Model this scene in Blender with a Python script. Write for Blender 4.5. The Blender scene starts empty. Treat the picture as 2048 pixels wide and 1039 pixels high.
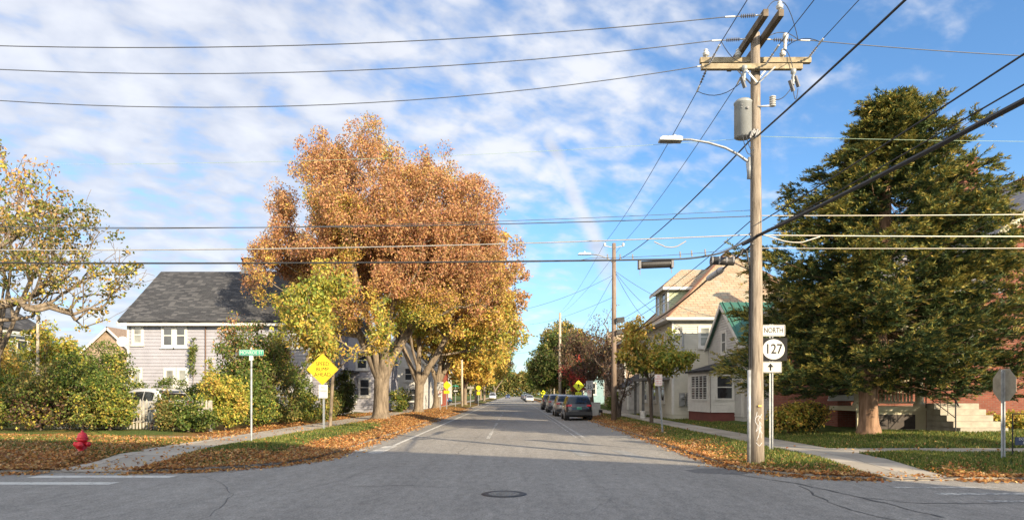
import bpy, math, random
import numpy as np
from mathutils import Vector, Matrix

scene = bpy.context.scene
COL = scene.collection
R = math.radians

# ------------------------------------------------------------------ camera
F = 1365.0                      # focal length in pixels of the 2048 px wide photograph
CX, CY, EYE = 1028.0, 787.0, 1.7
cam_d = bpy.data.cameras.new('camera')
cam_d.sensor_width = 36.0
cam_d.lens = 36.0 * F / 2048.0
cam_d.shift_x = (1024.0 - CX) / 2048.0
cam_d.shift_y = (CY - 519.5) / 2048.0
cam_d.clip_start = 0.1
cam_d.clip_end = 4000.0
cam = bpy.data.objects.new('camera', cam_d)
cam.location = (0, 0, EYE)
cam.rotation_euler = (R(90), 0, 0)
COL.objects.link(cam)
scene.camera = cam

# ------------------------------------------------------------------ sky and sun
SUN_AZ, SUN_EL = 40.0, 20.0     # azimuth measured from straight behind the camera towards its right
sun_from = Vector((math.sin(R(SUN_AZ)) * math.cos(R(SUN_EL)), -math.cos(R(SUN_AZ)) * math.cos(R(SUN_EL)), math.sin(R(SUN_EL))))
world = bpy.data.worlds.new('World')
scene.world = world
world.use_nodes = True
wt = world.node_tree
wt.nodes.clear()


def wn(kind, **kw):
    n = wt.nodes.new(kind)
    for k, v in kw.items():
        setattr(n, k, v)
    return n


def wmath(op, a, b=None, c=None, clamp=False):
    n = wn('ShaderNodeMath', operation=op, use_clamp=clamp)
    for i, v in enumerate((a, b, c)):
        if v is None:
            continue
        if isinstance(v, (int, float)):
            n.inputs[i].default_value = v
        else:
            wt.links.new(v, n.inputs[i])
    return n.outputs[0]


def wramp(v, lo, hi, smooth=True):
    n = wn('ShaderNodeMapRange', interpolation_type='SMOOTHSTEP' if smooth else 'LINEAR')
    n.inputs['From Min'].default_value = lo
    n.inputs['From Max'].default_value = hi
    wt.links.new(v, n.inputs['Value'])
    return n.outputs[0]


def wcomb(x, y, z=0.0):
    n = wn('ShaderNodeCombineXYZ')
    for i, v in enumerate((x, y, z)):
        if isinstance(v, (int, float)):
            n.inputs[i].default_value = v
        else:
            wt.links.new(v, n.inputs[i])
    return n.outputs[0]


def wnoise(vec, scale, detail=4.0, rough=0.55, dist=0.0):
    n = wn('ShaderNodeTexNoise')
    n.inputs['Scale'].default_value = scale
    n.inputs['Detail'].default_value = detail
    n.inputs['Roughness'].default_value = rough
    n.inputs['Distortion'].default_value = dist
    wt.links.new(vec, n.inputs['Vector'])
    return n.outputs['Fac']


sky = wn('ShaderNodeTexSky', sky_type='NISHITA')
sky.sun_disc = False
sky.sun_elevation = R(SUN_EL)
sky.sun_rotation = math.atan2(sun_from.x, sun_from.y)
sky.air_density = 1.0
sky.dust_density = 0.5
sky.ozone_density = 2.0
tc = wn('ShaderNodeTexCoord')
sep = wn('ShaderNodeSeparateXYZ')
wt.links.new(tc.outputs['Generated'], sep.inputs[0])
dx, dy, dz = sep.outputs
up = wmath('MAXIMUM', dz, 0.0)
den = wmath('ADD', up, 0.30)
su = wmath('DIVIDE', dx, den)           # position on the cloud deck, in deck heights
sv = wmath('DIVIDE', dy, den)
az = wmath('DIVIDE', dx, wmath('MAXIMUM', dy, 0.15))
elv = wmath('DIVIDE', dz, wmath('MAXIMUM', dy, 0.15))
deck = wcomb(su, sv)
broad = wnoise(deck, 1.0, 3.0, 0.5, 0.3)
# rows of small puffs: the deck is stretched along the rows before it is broken up
ang = R(32)
ru = wmath('ADD', wmath('MULTIPLY', su, math.cos(ang)), wmath('MULTIPLY', sv, math.sin(ang)))
rv = wmath('SUBTRACT', wmath('MULTIPLY', sv, math.cos(ang)), wmath('MULTIPLY', su, math.sin(ang)))
puff = wnoise(wcomb(wmath('MULTIPLY', ru, 1.0), wmath('MULTIPLY', rv, 1.15)), 8.5, 4.0, 0.5, 0.2)
fine = wnoise(wcomb(wmath('MULTIPLY', ru, 0.8), wmath('MULTIPLY', rv, 1.2)), 22.0, 4.0, 0.55, 0.2)
cover = wmath('ADD', wmath('MULTIPLY', broad, 0.75), wmath('ADD', wmath('MULTIPLY', puff, 0.85), wmath('MULTIPLY', fine, 0.40)))
cover = wmath('SUBTRACT', cover, wmath('MULTIPLY', wramp(az, -0.05, 0.75), 0.27))
cover = wmath('ADD', cover, wmath('MULTIPLY', wramp(wmath('MULTIPLY', az, -1.0), -0.05, 0.45), 0.20))
gap = wmath('MULTIPLY', wramp(az, -0.12, 0.12), wramp(wmath('MULTIPLY', elv, -1.0), -0.40, -0.2))
cover = wmath('SUBTRACT', cover, wmath('MULTIPLY', gap, 0.16))
mask = wmath('MULTIPLY', wramp(cover, 0.74, 1.22), 0.92)
# the broken condensation trail
tx = wmath('SUBTRACT', az, wmath('ADD', 0.118, wmath('MULTIPLY', wmath('SUBTRACT', 0.22, elv), 0.42)))
ragged = wnoise(wcomb(wmath('MULTIPLY', az, 7.0), wmath('MULTIPLY', elv, 16.0)), 2.0, 5.0, 0.65, 0.4)
tx = wmath('ADD', tx, wmath('MULTIPLY', wmath('SUBTRACT', ragged, 0.5), 0.025))
trail = wmath('SUBTRACT', 1.0, wramp(wmath('ABSOLUTE', tx), 0.002, 0.024))
trail = wmath('MULTIPLY', trail, wmath('MULTIPLY', wramp(elv, 0.10, 0.22), wmath('SUBTRACT', 1.0, wramp(elv, 0.36, 0.44))))
mask = wmath('MAXIMUM', mask, wmath('MULTIPLY', trail, 0.85))
# thin veil low down
veil = wmath('MULTIPLY', wmath('SUBTRACT', 1.0, wramp(up, 0.0, 0.30)), 0.30)
mask = wmath('MAXIMUM', mask, veil)
lit = wn('ShaderNodeMixRGB')
lit.inputs[1].default_value = (2.65, 2.85, 3.4, 1)
lit.inputs[2].default_value = (4.05, 4.12, 4.35, 1)
wt.links.new(wramp(wmath('ADD', wmath('MULTIPLY', puff, 0.6), wmath('MULTIPLY', broad, 0.5)), 0.40, 0.72), lit.inputs[0])
tint = wn('ShaderNodeMixRGB', blend_type='MULTIPLY')
tint.inputs[0].default_value = 1.0
tint.inputs[2].default_value = (0.62, 0.86, 1.06, 1)
wt.links.new(sky.outputs[0], tint.inputs[1])
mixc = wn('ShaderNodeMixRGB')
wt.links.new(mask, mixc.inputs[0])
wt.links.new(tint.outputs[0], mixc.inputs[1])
# clouds round the sun, behind the viewer, brightened and warmed unseen to fill the shade
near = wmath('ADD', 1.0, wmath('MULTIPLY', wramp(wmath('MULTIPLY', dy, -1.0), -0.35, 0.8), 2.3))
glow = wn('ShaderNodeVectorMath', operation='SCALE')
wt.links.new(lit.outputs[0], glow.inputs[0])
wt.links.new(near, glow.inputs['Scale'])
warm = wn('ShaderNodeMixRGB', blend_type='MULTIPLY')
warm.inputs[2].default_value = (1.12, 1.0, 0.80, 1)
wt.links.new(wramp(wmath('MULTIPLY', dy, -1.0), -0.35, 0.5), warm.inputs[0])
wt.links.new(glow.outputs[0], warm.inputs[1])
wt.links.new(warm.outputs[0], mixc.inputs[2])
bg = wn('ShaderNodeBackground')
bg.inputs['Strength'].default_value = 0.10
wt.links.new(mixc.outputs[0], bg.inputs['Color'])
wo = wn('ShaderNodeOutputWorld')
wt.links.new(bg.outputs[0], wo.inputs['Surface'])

sun_d = bpy.data.lights.new('sun', 'SUN')
sun_d.energy = 5.0
sun_d.angle = R(0.5)
sun_d.color = (1.0, 0.82, 0.57)
sun = bpy.data.objects.new('sun', sun_d)
sun.rotation_euler = (-sun_from).to_track_quat('-Z', 'Y').to_euler()
sun.location = (30, -30, 40)
COL.objects.link(sun)

scene.view_settings.view_transform = 'Standard'
scene.view_settings.look = 'None'
scene.view_settings.gamma = 1.0
scene.view_settings.exposure = 1.27
scene.cycles.max_bounces = 6
scene.cycles.transparent_max_bounces = 8

# ------------------------------------------------------------------ helpers
rng = np.random.default_rng(7)
rnd = random.Random(11)


def P(px, py, Y):
    """point of the place seen at photo pixel (px, py) when it stands Y metres ahead"""
    return Vector(((px - CX) * Y / F, Y, EYE - (py - CY) * Y / F))


_tab = np.random.default_rng(3).random(65536)


def vnoise(p):
    p = np.asarray(p, float)
    i = np.floor(p).astype(np.int64)
    f = p - i
    f = f * f * (3 - 2 * f)
    out = 0
    for a in (0, 1):
        for b in (0, 1):
            for c in (0, 1):
                h = ((i[:, 0] + a) * 73856093 ^ (i[:, 1] + b) * 19349663 ^ (i[:, 2] + c) * 83492791) & 65535
                w = (f[:, 0] if a else 1 - f[:, 0]) * (f[:, 1] if b else 1 - f[:, 1]) * (f[:, 2] if c else 1 - f[:, 2])
                out = out + w * _tab[h]
    return out


def fbm(p, o=3):
    p = np.asarray(p, float)
    s, a, t = 0, 1.0, 0
    for k in range(o):
        s = s + a * vnoise(p * 2 ** k + 17.3 * k)
        t += a
        a *= 0.5
    return s / t


def smooth(a, b, x):
    t = np.clip((x - a) / (b - a), 0, 1)
    return t * t * (3 - 2 * t)


# ---- materials
_mats = {}


def new_mat(name):
    m = bpy.data.materials.new(name)
    m.use_nodes = True
    nt = m.node_tree
    b = nt.nodes['Principled BSDF']
    return m, nt, b


def nd(nt, kind, **kw):
    n = nt.nodes.new(kind)
    for k, v in kw.items():
        setattr(n, k, v)
    return n


def ramp(nt, fac, stops):
    n = nd(nt, 'ShaderNodeValToRGB')
    el = n.color_ramp.elements
    while len(el) < len(stops):
        el.new(0.5)
    for e, (p, c) in zip(el, stops):
        e.position = p
        e.color = (*c, 1)
    nt.links.new(fac, n.inputs[0])
    return n.outputs[0]


def coords(nt, which='Object', scale=(1, 1, 1)):
    t = nd(nt, 'ShaderNodeTexCoord')
    mp = nd(nt, 'ShaderNodeMapping')
    mp.inputs['Scale'].default_value = scale
    nt.links.new(t.outputs[which], mp.inputs[0])
    return mp.outputs[0]


def noise(nt, vec, scale, detail=4, rough=0.55, dist=0):
    n = nd(nt, 'ShaderNodeTexNoise')
    n.inputs['Scale'].default_value = scale
    n.inputs['Detail'].default_value = detail
    n.inputs['Roughness'].default_value = rough
    n.inputs['Distortion'].default_value = dist
    nt.links.new(vec, n.inputs['Vector'])
    return n.outputs['Fac']


def mixc_(nt, fac, a, b, mode='MIX'):
    n = nd(nt, 'ShaderNodeMixRGB', blend_type=mode)
    for i, v in ((0, fac), (1, a), (2, b)):
        if isinstance(v, (int, float)):
            n.inputs[i].default_value = v
        elif isinstance(v, tuple):
            n.inputs[i].default_value = (*v, 1)
        else:
            nt.links.new(v, n.inputs[i])
    return n.outputs[0]


def bump(nt, b, h, strength=0.3, dist=0.02):
    n = nd(nt, 'ShaderNodeBump')
    n.inputs['Strength'].default_value = strength
    n.inputs['Distance'].default_value = dist
    nt.links.new(h, n.inputs['Height'])
    nt.links.new(n.outputs[0], b.inputs['Normal'])


def plain(name, col, rough=0.6, metal=0.0, var=0.12, scale=6.0, bmp=0.0, spec=0.5, stretch=(1, 1, 1)):
    """a painted / bare surface with mottling and slight wear"""
    if name in _mats:
        return _mats[name]
    m, nt, b = new_mat(name)
    v = coords(nt, 'Object', stretch)
    f = noise(nt, v, scale, 5, 0.6)
    lo = tuple(max(0, c * (1 - 1.6 * var)) for c in col)
    hi = tuple(min(1, c * (1 + 1.0 * var)) for c in col)
    nt.links.new(ramp(nt, f, [(0.3, lo), (0.7, hi)]), b.inputs['Base Color'])
    b.inputs['Roughness'].default_value = rough
    b.inputs['Metallic'].default_value = metal
    b.inputs['Specular IOR Level'].default_value = spec
    if bmp:
        bump(nt, b, noise(nt, v, scale * 6, 4, 0.6), bmp, 0.01)
    _mats[name] = m
    return m


def brick_mat(name, c1, c2, mortar, bw, bh, msize=0.012, rough=0.85, patch=None, bmp=0.5, off=0.5):
    if name in _mats:
        return _mats[name]
    m, nt, b = new_mat(name)
    uv = coords(nt, 'UV')
    n = nd(nt, 'ShaderNodeTexBrick', offset=off)
    n.inputs['Color1'].default_value = (*c1, 1)
    n.inputs['Color2'].default_value = (*c2, 1)
    n.inputs['Mortar'].default_value = (*mortar, 1)
    n.inputs['Scale'].default_value = 1.0
    n.inputs['Mortar Size'].default_value = msize
    n.inputs['Brick Width'].default_value = bw
    n.inputs['Row Height'].default_value = bh
    n.inputs['Bias'].default_value = 0.0
    nt.links.new(uv, n.inputs['Vector'])
    c = n.outputs['Color']
    if patch:
        f = noise(nt, uv, 0.9, 4, 0.6)
        wf = nd(nt, 'ShaderNodeTexWhiteNoise', noise_dimensions='2D')
        sn = nd(nt, 'ShaderNodeVectorMath', operation='SNAP')
        sn.inputs[1].default_value = (bw, bh, 1)
        nt.links.new(uv, sn.inputs[0])
        nt.links.new(sn.outputs[0], wf.inputs['Vector'])
        f2 = nd(nt, 'ShaderNodeMath', operation='GREATER_THAN')
        f2.inputs[1].default_value = 0.72
        nt.links.new(wf.outputs['Value'], f2.inputs[0])
        f3 = nd(nt, 'ShaderNodeMath', operation='MULTIPLY')
        nt.links.new(f2.outputs[0], f3.inputs[0])
        nt.links.new(f, f3.inputs[1])
        c = mixc_(nt, f3.outputs[0], c, patch)
    c = mixc_(nt, 0.35, c, ramp(nt, noise(nt, uv, 0.5, 5, 0.6), [(0.3, (0.5, 0.5, 0.5)), (0.7, (1, 1, 1))]), 'MULTIPLY')
    nt.links.new(c, b.inputs['Base Color'])
    b.inputs['Roughness'].default_value = rough
    b.inputs['Specular IOR Level'].default_value = 0.25
    inv = nd(nt, 'ShaderNodeMath', operation='SUBTRACT')
    inv.inputs[0].default_value = 1.0
    nt.links.new(n.outputs['Fac'], inv.inputs[1])
    bump(nt, b, inv.outputs[0], bmp, 0.012)
    _mats[name] = m
    return m


def leaf_mat(name, trans=0.35, rough=0.55):
    if name in _mats:
        return _mats[name]
    m, nt, b = new_mat(name)
    nt.nodes.remove(b)
    out = nt.nodes['Material Output']
    at = nd(nt, 'ShaderNodeAttribute', attribute_name='tone')
    pb = nd(nt, 'ShaderNodeBsdfPrincipled')
    pb.inputs['Roughness'].default_value = rough
    pb.inputs['Specular IOR Level'].default_value = 0.3
    nt.links.new(at.outputs['Color'], pb.inputs['Base Color'])
    tr = nd(nt, 'ShaderNodeBsdfTranslucent')
    nt.links.new(at.outputs['Color'], tr.inputs['Color'])
    mx = nd(nt, 'ShaderNodeMixShader')
    mx.inputs[0].default_value = trans
    nt.links.new(pb.outputs[0], mx.inputs[1])
    nt.links.new(tr.outputs[0], mx.inputs[2])
    nt.links.new(mx.outputs[0], out.inputs['Surface'])
    _mats[name] = m
    return m


def bark_mat(name, c1, c2, scale=9.0):
    if name in _mats:
        return _mats[name]
    m, nt, b = new_mat(name)
    v = coords(nt, 'Object', (1, 1, 0.16))
    f = noise(nt, v, scale, 6, 0.65, 0.3)
    nt.links.new(ramp(nt, f, [(0.32, c1), (0.68, c2)]), b.inputs['Base Color'])
    b.inputs['Roughness'].default_value = 0.9
    b.inputs['Specular IOR Level'].default_value = 0.15
    bump(nt, b, f, 0.8, 0.04)
    _mats[name] = m
    return m


def glass_mat(name='window_glass', col=(0.03, 0.035, 0.04)):
    if name in _mats:
        return _mats[name]
    m, nt, b = new_mat(name)
    v = coords(nt, 'Object')
    f = noise(nt, v, 1.3, 2, 0.5)
    nt.links.new(ramp(nt, f, [(0.35, tuple(c * 0.6 for c in col)), (0.7, tuple(c * 1.6 for c in col))]), b.inputs['Base Color'])
    b.inputs['Roughness'].default_value = 0.06
    b.inputs['Specular IOR Level'].default_value = 0.8
    _mats[name] = m
    return m


# ---- mesh building
ORIGIN = {}


class MB:
    def __init__(self):
        self.v, self.f = [], []

    def add(self, vs, fs):
        o = len(self.v)
        self.v.extend([tuple(p) for p in vs])
        self.f.extend([tuple(i + o for i in f) for f in fs])
        return self

    def box(self, x0, x1, y0, y1, z0, z1):
        return self.add([(x, y, z) for z in (z0, z1) for y in (y0, y1) for x in (x0, x1)],
                        [(0, 2, 3, 1), (4, 5, 7, 6), (0, 1, 5, 4), (2, 6, 7, 3), (0, 4, 6, 2), (1, 3, 7, 5)])

    def obox(self, c, u, v, w):
        """oriented box: centre and three half-extent vectors"""
        c, u, v, w = map(Vector, (c, u, v, w))
        if u.cross(v).dot(w) < 0:
            w = -w
        return self.add([c + a * u + b * v + d * w for d in (-1, 1) for b in (-1, 1) for a in (-1, 1)],
                        [(0, 2, 3, 1), (4, 5, 7, 6), (0, 1, 5, 4), (2, 6, 7, 3), (0, 4, 6, 2), (1, 3, 7, 5)])

    def bar(self, a, b, w, h=None, up=(0, 0, 1)):
        a, b = Vector(a), Vector(b)
        h = h or w
        d = b - a
        t = d.normalized()
        s = t.cross(Vector(up))
        if s.length < 1e-4:
            s = t.cross(Vector((0, 1, 0)))
        s.normalize()
        n = s.cross(t)
        return self.obox((a + b) / 2, d / 2, s * w / 2, n * h / 2)

    def tube(self, pts, r, n=8, caps=True):
        pts = [Vector(p) for p in pts]
        rs = [r] * len(pts) if isinstance(r, (int, float)) else list(r)
        vs, fs = [], []
        ref = None
        for i, p in enumerate(pts):
            t = (pts[min(i + 1, len(pts) - 1)] - pts[max(i - 1, 0)]).normalized()
            if ref is None:
                ref = Vector((0, 0, 1)) if abs(t.z) < 0.9 else Vector((1, 0, 0))
            s = (ref - t * ref.dot(t))
            if s.length < 1e-5:
                s = t.orthogonal()
            s.normalize()
            ref = s
            q = t.cross(s)
            for k in range(n):
                a = 2 * math.pi * k / n
                vs.append(p + (s * math.cos(a) + q * math.sin(a)) * rs[i])
        for i in range(len(pts) - 1):
            for k in range(n):
                k2 = (k + 1) % n
                fs.append((i * n + k, i * n + k2, (i + 1) * n + k2, (i + 1) * n + k))
        if caps:
            fs.append(tuple(range(n))[::-1])
            fs.append(tuple((len(pts) - 1) * n + k for k in range(n)))
        return self.add(vs, fs)

    def cyl(self, a, b, r, n=12, r2=None):
        return self.tube([a, b], [r, r if r2 is None else r2], n)

    def lathe(self, c, prof, n=16, axis=(0, 0, 1)):
        """profile of (radius, distance along axis)"""
        c, t = Vector(c), Vector(axis).normalized()
        s = t.orthogonal().normalized()
        q = t.cross(s)
        vs, fs = [], []
        for (r, h) in prof:
            for k in range(n):
                a = 2 * math.pi * k / n
                vs.append(c + t * h + (s * math.cos(a) + q * math.sin(a)) * max(r, 1e-4))
        for i in range(len(prof) - 1):
            for k in range(n):
                k2 = (k + 1) % n
                fs.append((i * n + k, i * n + k2, (i + 1) * n + k2, (i + 1) * n + k))
        fs.append(tuple(range(n))[::-1])
        fs.append(tuple((len(prof) - 1) * n + k for k in range(n)))
        return self.add(vs, fs)

    def prism(self, poly, u, v, o, w):
        """2D outline placed at o + x*u + y*v and given the thickness vector w"""
        u, v, o, w = map(Vector, (u, v, o, w))
        n = len(poly)
        a = [o + u * p[0] + v * p[1] for p in poly]
        b = [p + w for p in a]
        fs = [tuple(range(n))[::-1], tuple(range(n, 2 * n))]
        for k in range(n):
            fs.append((k, (k + 1) % n, n + (k + 1) % n, n + k))
        area = sum(poly[k][0] * poly[(k + 1) % n][1] - poly[(k + 1) % n][0] * poly[k][1] for k in range(n))
        if area * u.cross(v).dot(w) < 0:
            fs = [f[::-1] for f in fs]
        return self.add(a + b, fs)

    def quad(self, a, b, c, d):
        return self.add([a, b, c, d], [(0, 1, 2, 3)])

    def build(self, name, mat, parent=None, smooth_=False, origin=None):
        return mesh_obj(name, np.array(self.v, float), self.f, mat, parent, smooth_, origin)


def auto_uv(me):
    nl = len(me.loops)
    if nl == 0:
        return
    co = np.empty(len(me.vertices) * 3)
    me.vertices.foreach_get('co', co)
    co = co.reshape(-1, 3)
    vi = np.empty(nl, np.int32)
    me.loops.foreach_get('vertex_index', vi)
    ls = np.empty(len(me.polygons), np.int32)
    lt = np.empty(len(me.polygons), np.int32)
    me.polygons.foreach_get('loop_start', ls)
    me.polygons.foreach_get('loop_total', lt)
    nr = np.empty(len(me.polygons) * 3)
    me.polygons.foreach_get('normal', nr)
    nr = nr.reshape(-1, 3)
    u = np.stack([-nr[:, 1], nr[:, 0], np.zeros(len(nr))], 1)
    ln = np.linalg.norm(u, axis=1)
    flat = ln < 0.05
    u[flat] = (1, 0, 0)
    u /= np.linalg.norm(u, axis=1)[:, None]
    v = np.cross(nr, u)
    pi = np.repeat(np.arange(len(ls)), lt)
    uv = np.stack([(co[vi] * u[pi]).sum(1), (co[vi] * v[pi]).sum(1)], 1)
    lay = me.uv_layers.new(name='UVMap')
    lay.data.foreach_set('uv', uv.ravel())


def mesh_obj(name, v, faces, mat, parent=None, smooth_=False, origin=None, uv=True):
    if parent is not None:
        o0 = ORIGIN.get(parent.name, (0, 0, 0))
    else:
        o0 = origin or (0, 0, 0)
    me = bpy.data.meshes.new(name)
    v = np.asarray(v, float) - np.asarray(o0, float)
    if isinstance(faces, np.ndarray):
        n, k = faces.shape
        me.vertices.add(len(v))
        me.vertices.foreach_set('co', v.ravel().astype(np.float32))
        me.loops.add(n * k)
        me.loops.foreach_set('vertex_index', faces.ravel().astype(np.int32))
        me.polygons.add(n)
        me.polygons.foreach_set('loop_start', np.arange(0, n * k, k, dtype=np.int32))
        me.polygons.foreach_set('loop_total', np.full(n, k, np.int32))
        me.update(calc_edges=True)
    else:
        me.from_pydata([tuple(p) for p in v], [], faces)
        me.update()
    if uv:
        auto_uv(me)
    if smooth_:
        me.polygons.foreach_set('use_smooth', np.ones(len(me.polygons), bool))
    if mat:
        me.materials.append(mat)
    o = bpy.data.objects.new(name, me)
    COL.objects.link(o)
    if parent is not None:
        o.parent = parent
    elif origin is not None:
        o.location = origin
    ORIGIN[o.name] = tuple(o0)
    return o


def tag(o, label=None, cat=None, group=None, kind=None):
    if label:
        o['label'] = label
    if cat:
        o['category'] = cat
    if group:
        o['group'] = group
    if kind:
        o['kind'] = kind
    return o


def thing(name, label, cat, loc=(0, 0, 0), group=None):
    o = bpy.data.objects.new(name, None)
    o.empty_display_size = 0.3
    o.location = loc
    COL.objects.link(o)
    ORIGIN[o.name] = tuple(loc)
    return tag(o, label, cat, group)


def copy_tree(o, parent=None):
    c = o.copy()
    COL.objects.link(c)
    if parent is not None:
        c.parent = parent
    for ch in [x for x in o.children]:
        copy_tree(ch, c)
    return c


def face_tone(o, cols):
    a = o.data.attributes.new('tone', 'FLOAT_COLOR', 'FACE')
    c = np.ones((len(cols), 4), np.float32)
    c[:, :3] = cols
    a.data.foreach_set('color', c.ravel())


def text(parent, s, size, at, mat, name='lettering', squeeze=1.0, bold=0.0, normal='-Y', depth=0.002):
    cu = bpy.data.curves.new(name, 'FONT')
    cu.body = s
    cu.size = size
    cu.align_x = 'CENTER'
    cu.align_y = 'CENTER'
    cu.extrude = depth
    cu.offset = bold
    cu.resolution_u = 3
    cu.materials.append(mat)
    tmp = bpy.data.objects.new(name, cu)
    COL.objects.link(tmp)
    dg = bpy.context.evaluated_depsgraph_get()
    me = bpy.data.meshes.new_from_object(tmp.evaluated_get(dg))
    bpy.data.objects.remove(tmp)
    bpy.data.curves.remove(cu)
    me.name = name
    me.materials.clear()
    me.materials.append(mat)
    o = bpy.data.objects.new(name, me)
    COL.objects.link(o)
    o.rotation_euler = (R(90), 0, 0)
    o.scale = (squeeze, 1, 1)
    o.parent = parent
    o.location = Vector(at) - Vector(ORIGIN.get(parent.name, (0, 0, 0)))
    return o

# ------------------------------------------------------------------ ground, roads, verges
def asphalt():
    m, nt, b = new_mat('asphalt')
    v = coords(nt, 'Object')
    big = noise(nt, v, 0.22, 4, 0.55, 0.4)
    mid = noise(nt, coords(nt, 'Object', (1.6, 0.12, 1)), 1.1, 4, 0.6)
    grit = noise(nt, v, 30, 4, 0.85)
    mott = noise(nt, coords(nt, 'Object', (1, .45, 1)), 7.0, 5, 0.75)
    vor = nd(nt, 'ShaderNodeTexVoronoi')
    vor.inputs['Scale'].default_value = 38
    nt.links.new(v, vor.inputs['Vector'])
    base = ramp(nt, big, [(0.3, (0.205, 0.193, 0.176)), (0.7, (0.25, 0.236, 0.215))])
    base = mixc_(nt, 0.5, base, ramp(nt, mid, [(0.3, (0.72, 0.72, 0.72)), (0.7, (1.1, 1.1, 1.1))]), 'MULTIPLY')
    base = mixc_(nt, 0.8, base, ramp(nt, grit, [(0.32, (0.40, 0.40, 0.40)), (0.5, (1, 1, 1)), (0.66, (1.75, 1.75, 1.72))]), 'MULTIPLY')
    base = mixc_(nt, 0.8, base, ramp(nt, mott, [(0.28, (0.62, 0.62, 0.62)), (0.5, (1, 1, 1)), (0.72, (1.34, 1.34, 1.34))]), 'MULTIPLY')
    pale = nd(nt, 'ShaderNodeMath', operation='LESS_THAN')
    pale.inputs[1].default_value = 0.16
    nt.links.new(vor.outputs['Distance'], pale.inputs[0])
    wf = nd(nt, 'ShaderNodeMath', operation='MULTIPLY')
    nt.links.new(pale.outputs[0], wf.inputs[0])
    wf.inputs[1].default_value = 0.45
    base = mixc_(nt, wf.outputs[0], base, (0.30, 0.29, 0.27))
    # old oil drips down the lanes
    spots = noise(nt, coords(nt, 'Object', (1.0, 0.5, 1)), 2.6, 3, 0.7)
    base = mixc_(nt, ramp(nt, spots, [(0.68, (0, 0, 0)), (0.78, (0.6, 0.6, 0.6))]), base, (0.05, 0.05, 0.05))
    nt.links.new(base, b.inputs['Base Color'])
    b.inputs['Roughness'].default_value = 0.82
    b.inputs['Specular IOR Level'].default_value = 0.3
    bump(nt, b, grit, 0.5, 0.006)
    return m


def earth():
    """grass ground under a broken layer of leaf litter (how thick is set along the ground itself)"""
    m, nt, b = new_mat('verge_ground')
    v = coords(nt, 'Object')
    at = nd(nt, 'ShaderNodeAttribute', attribute_name='litter')
    n1 = noise(nt, v, 1.7, 5, 0.65)
    n2 = noise(nt, v, 17, 4, 0.7)
    s = nd(nt, 'ShaderNodeMath', operation='ADD')
    nt.links.new(n1, s.inputs[0])
    nt.links.new(at.outputs['Fac'], s.inputs[1])
    s2 = nd(nt, 'ShaderNodeMath', operation='MULTIPLY_ADD')
    nt.links.new(n2, s2.inputs[0])
    s2.inputs[1].default_value = 0.5
    nt.links.new(s.outputs[0], s2.inputs[2])
    grass = ramp(nt, n2, [(0.3, (0.04, 0.062, 0.016)), (0.55, (0.075, 0.105, 0.028)), (0.75, (0.15, 0.135, 0.05))])
    leaf = ramp(nt, noise(nt, v, 24, 3, 0.8), [(0.3, (0.09, 0.042, 0.018)), (0.5, (0.22, 0.105, 0.038)), (0.7, (0.36, 0.21, 0.085))])
    f = ramp(nt, s2.outputs[0], [(0.95, (0, 0, 0)), (1.0, (1, 1, 1))])
    mr = nd(nt, 'ShaderNodeMapRange')
    mr.inputs['From Min'].default_value = 0.95
    mr.inputs['From Max'].default_value = 1.35
    nt.links.new(s2.outputs[0], mr.inputs['Value'])
    nt.links.new(mixc_(nt, mr.outputs[0], grass, leaf), b.inputs['Base Color'])
    b.inputs['Roughness'].default_value = 0.95
    b.inputs['Specular IOR Level'].default_value = 0.1
    bump(nt, b, n2, 0.9, 0.05)
    return m


M_ASPH, M_EARTH = asphalt(), earth()
M_CONC = brick_mat('pavement_concrete', (0.40, 0.36, 0.30), (0.36, 0.325, 0.275), (0.16, 0.14, 0.12), 1.6, 1.55, 0.015, 0.9, (0.24, 0.22, 0.19), 0.3, 0.0)
M_KERB = plain('kerb_stone', (0.23, 0.205, 0.175), 0.9, 0, 0.3, 5, 0.3, 0.2)


def paint_mat(name, col, wear):
    m, nt, b = new_mat(name)
    v = coords(nt, 'Object')
    f = noise(nt, v, 9, 6, 0.75)
    f2 = noise(nt, v, 1.1, 3, 0.6)
    a = nd(nt, 'ShaderNodeMath', operation='MULTIPLY_ADD')
    nt.links.new(f2, a.inputs[0])
    a.inputs[1].default_value = 0.5
    nt.links.new(f, a.inputs[2])
    k = ramp(nt, a.outputs[0], [(max(0, wear - 0.07), (0, 0, 0)), (wear + 0.07, (1, 1, 1))])
    nt.links.new(mixc_(nt, k, (0.19, 0.19, 0.185), col), b.inputs['Base Color'])
    b.inputs['Roughness'].default_value = 0.8
    return m


M_LINE = paint_mat('road_paint', (0.50, 0.49, 0.45), 0.66)
M_LINEW = paint_mat('worn_road_paint', (0.55, 0.53, 0.48), 0.78)

# base ground to the horizon
MB().quad((-1500, -600, -0.03), (1500, -600, -0.03), (1500, 3000, -0.03), (-1500, 3000, -0.03)).build('ground', M_EARTH)
bpy.data.objects['ground']['kind'] = 'structure'
road = MB()
road.quad((-6.2, -45, 0), (6.2, -45, 0), (6.2, 520, 0), (-6.2, 520, 0))
tag(road.build('road', M_ASPH), kind='structure')
xs = MB()
xs.quad((6.2, 2.5, -0.0), (90, 2.5, 0), (90, 17, 0), (6.2, 17, 0))
xs.quad((-90, 2.5, 0), (-6.2, 2.5, 0), (-6.2, 18, 0), (-90, 18, 0))
tag(xs.build('side_street', M_ASPH), kind='structure')

KL, CL, RL = -5.1, 14.7, 3.4     # kerb line, corner line and corner radius, left block
KR, CR, RR = 5.0, 13.4, 2.6      # right block
WL = (-10.0, -8.25)              # pavement on the left
WR = (7.25, 8.75)                # pavement on the right


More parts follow.
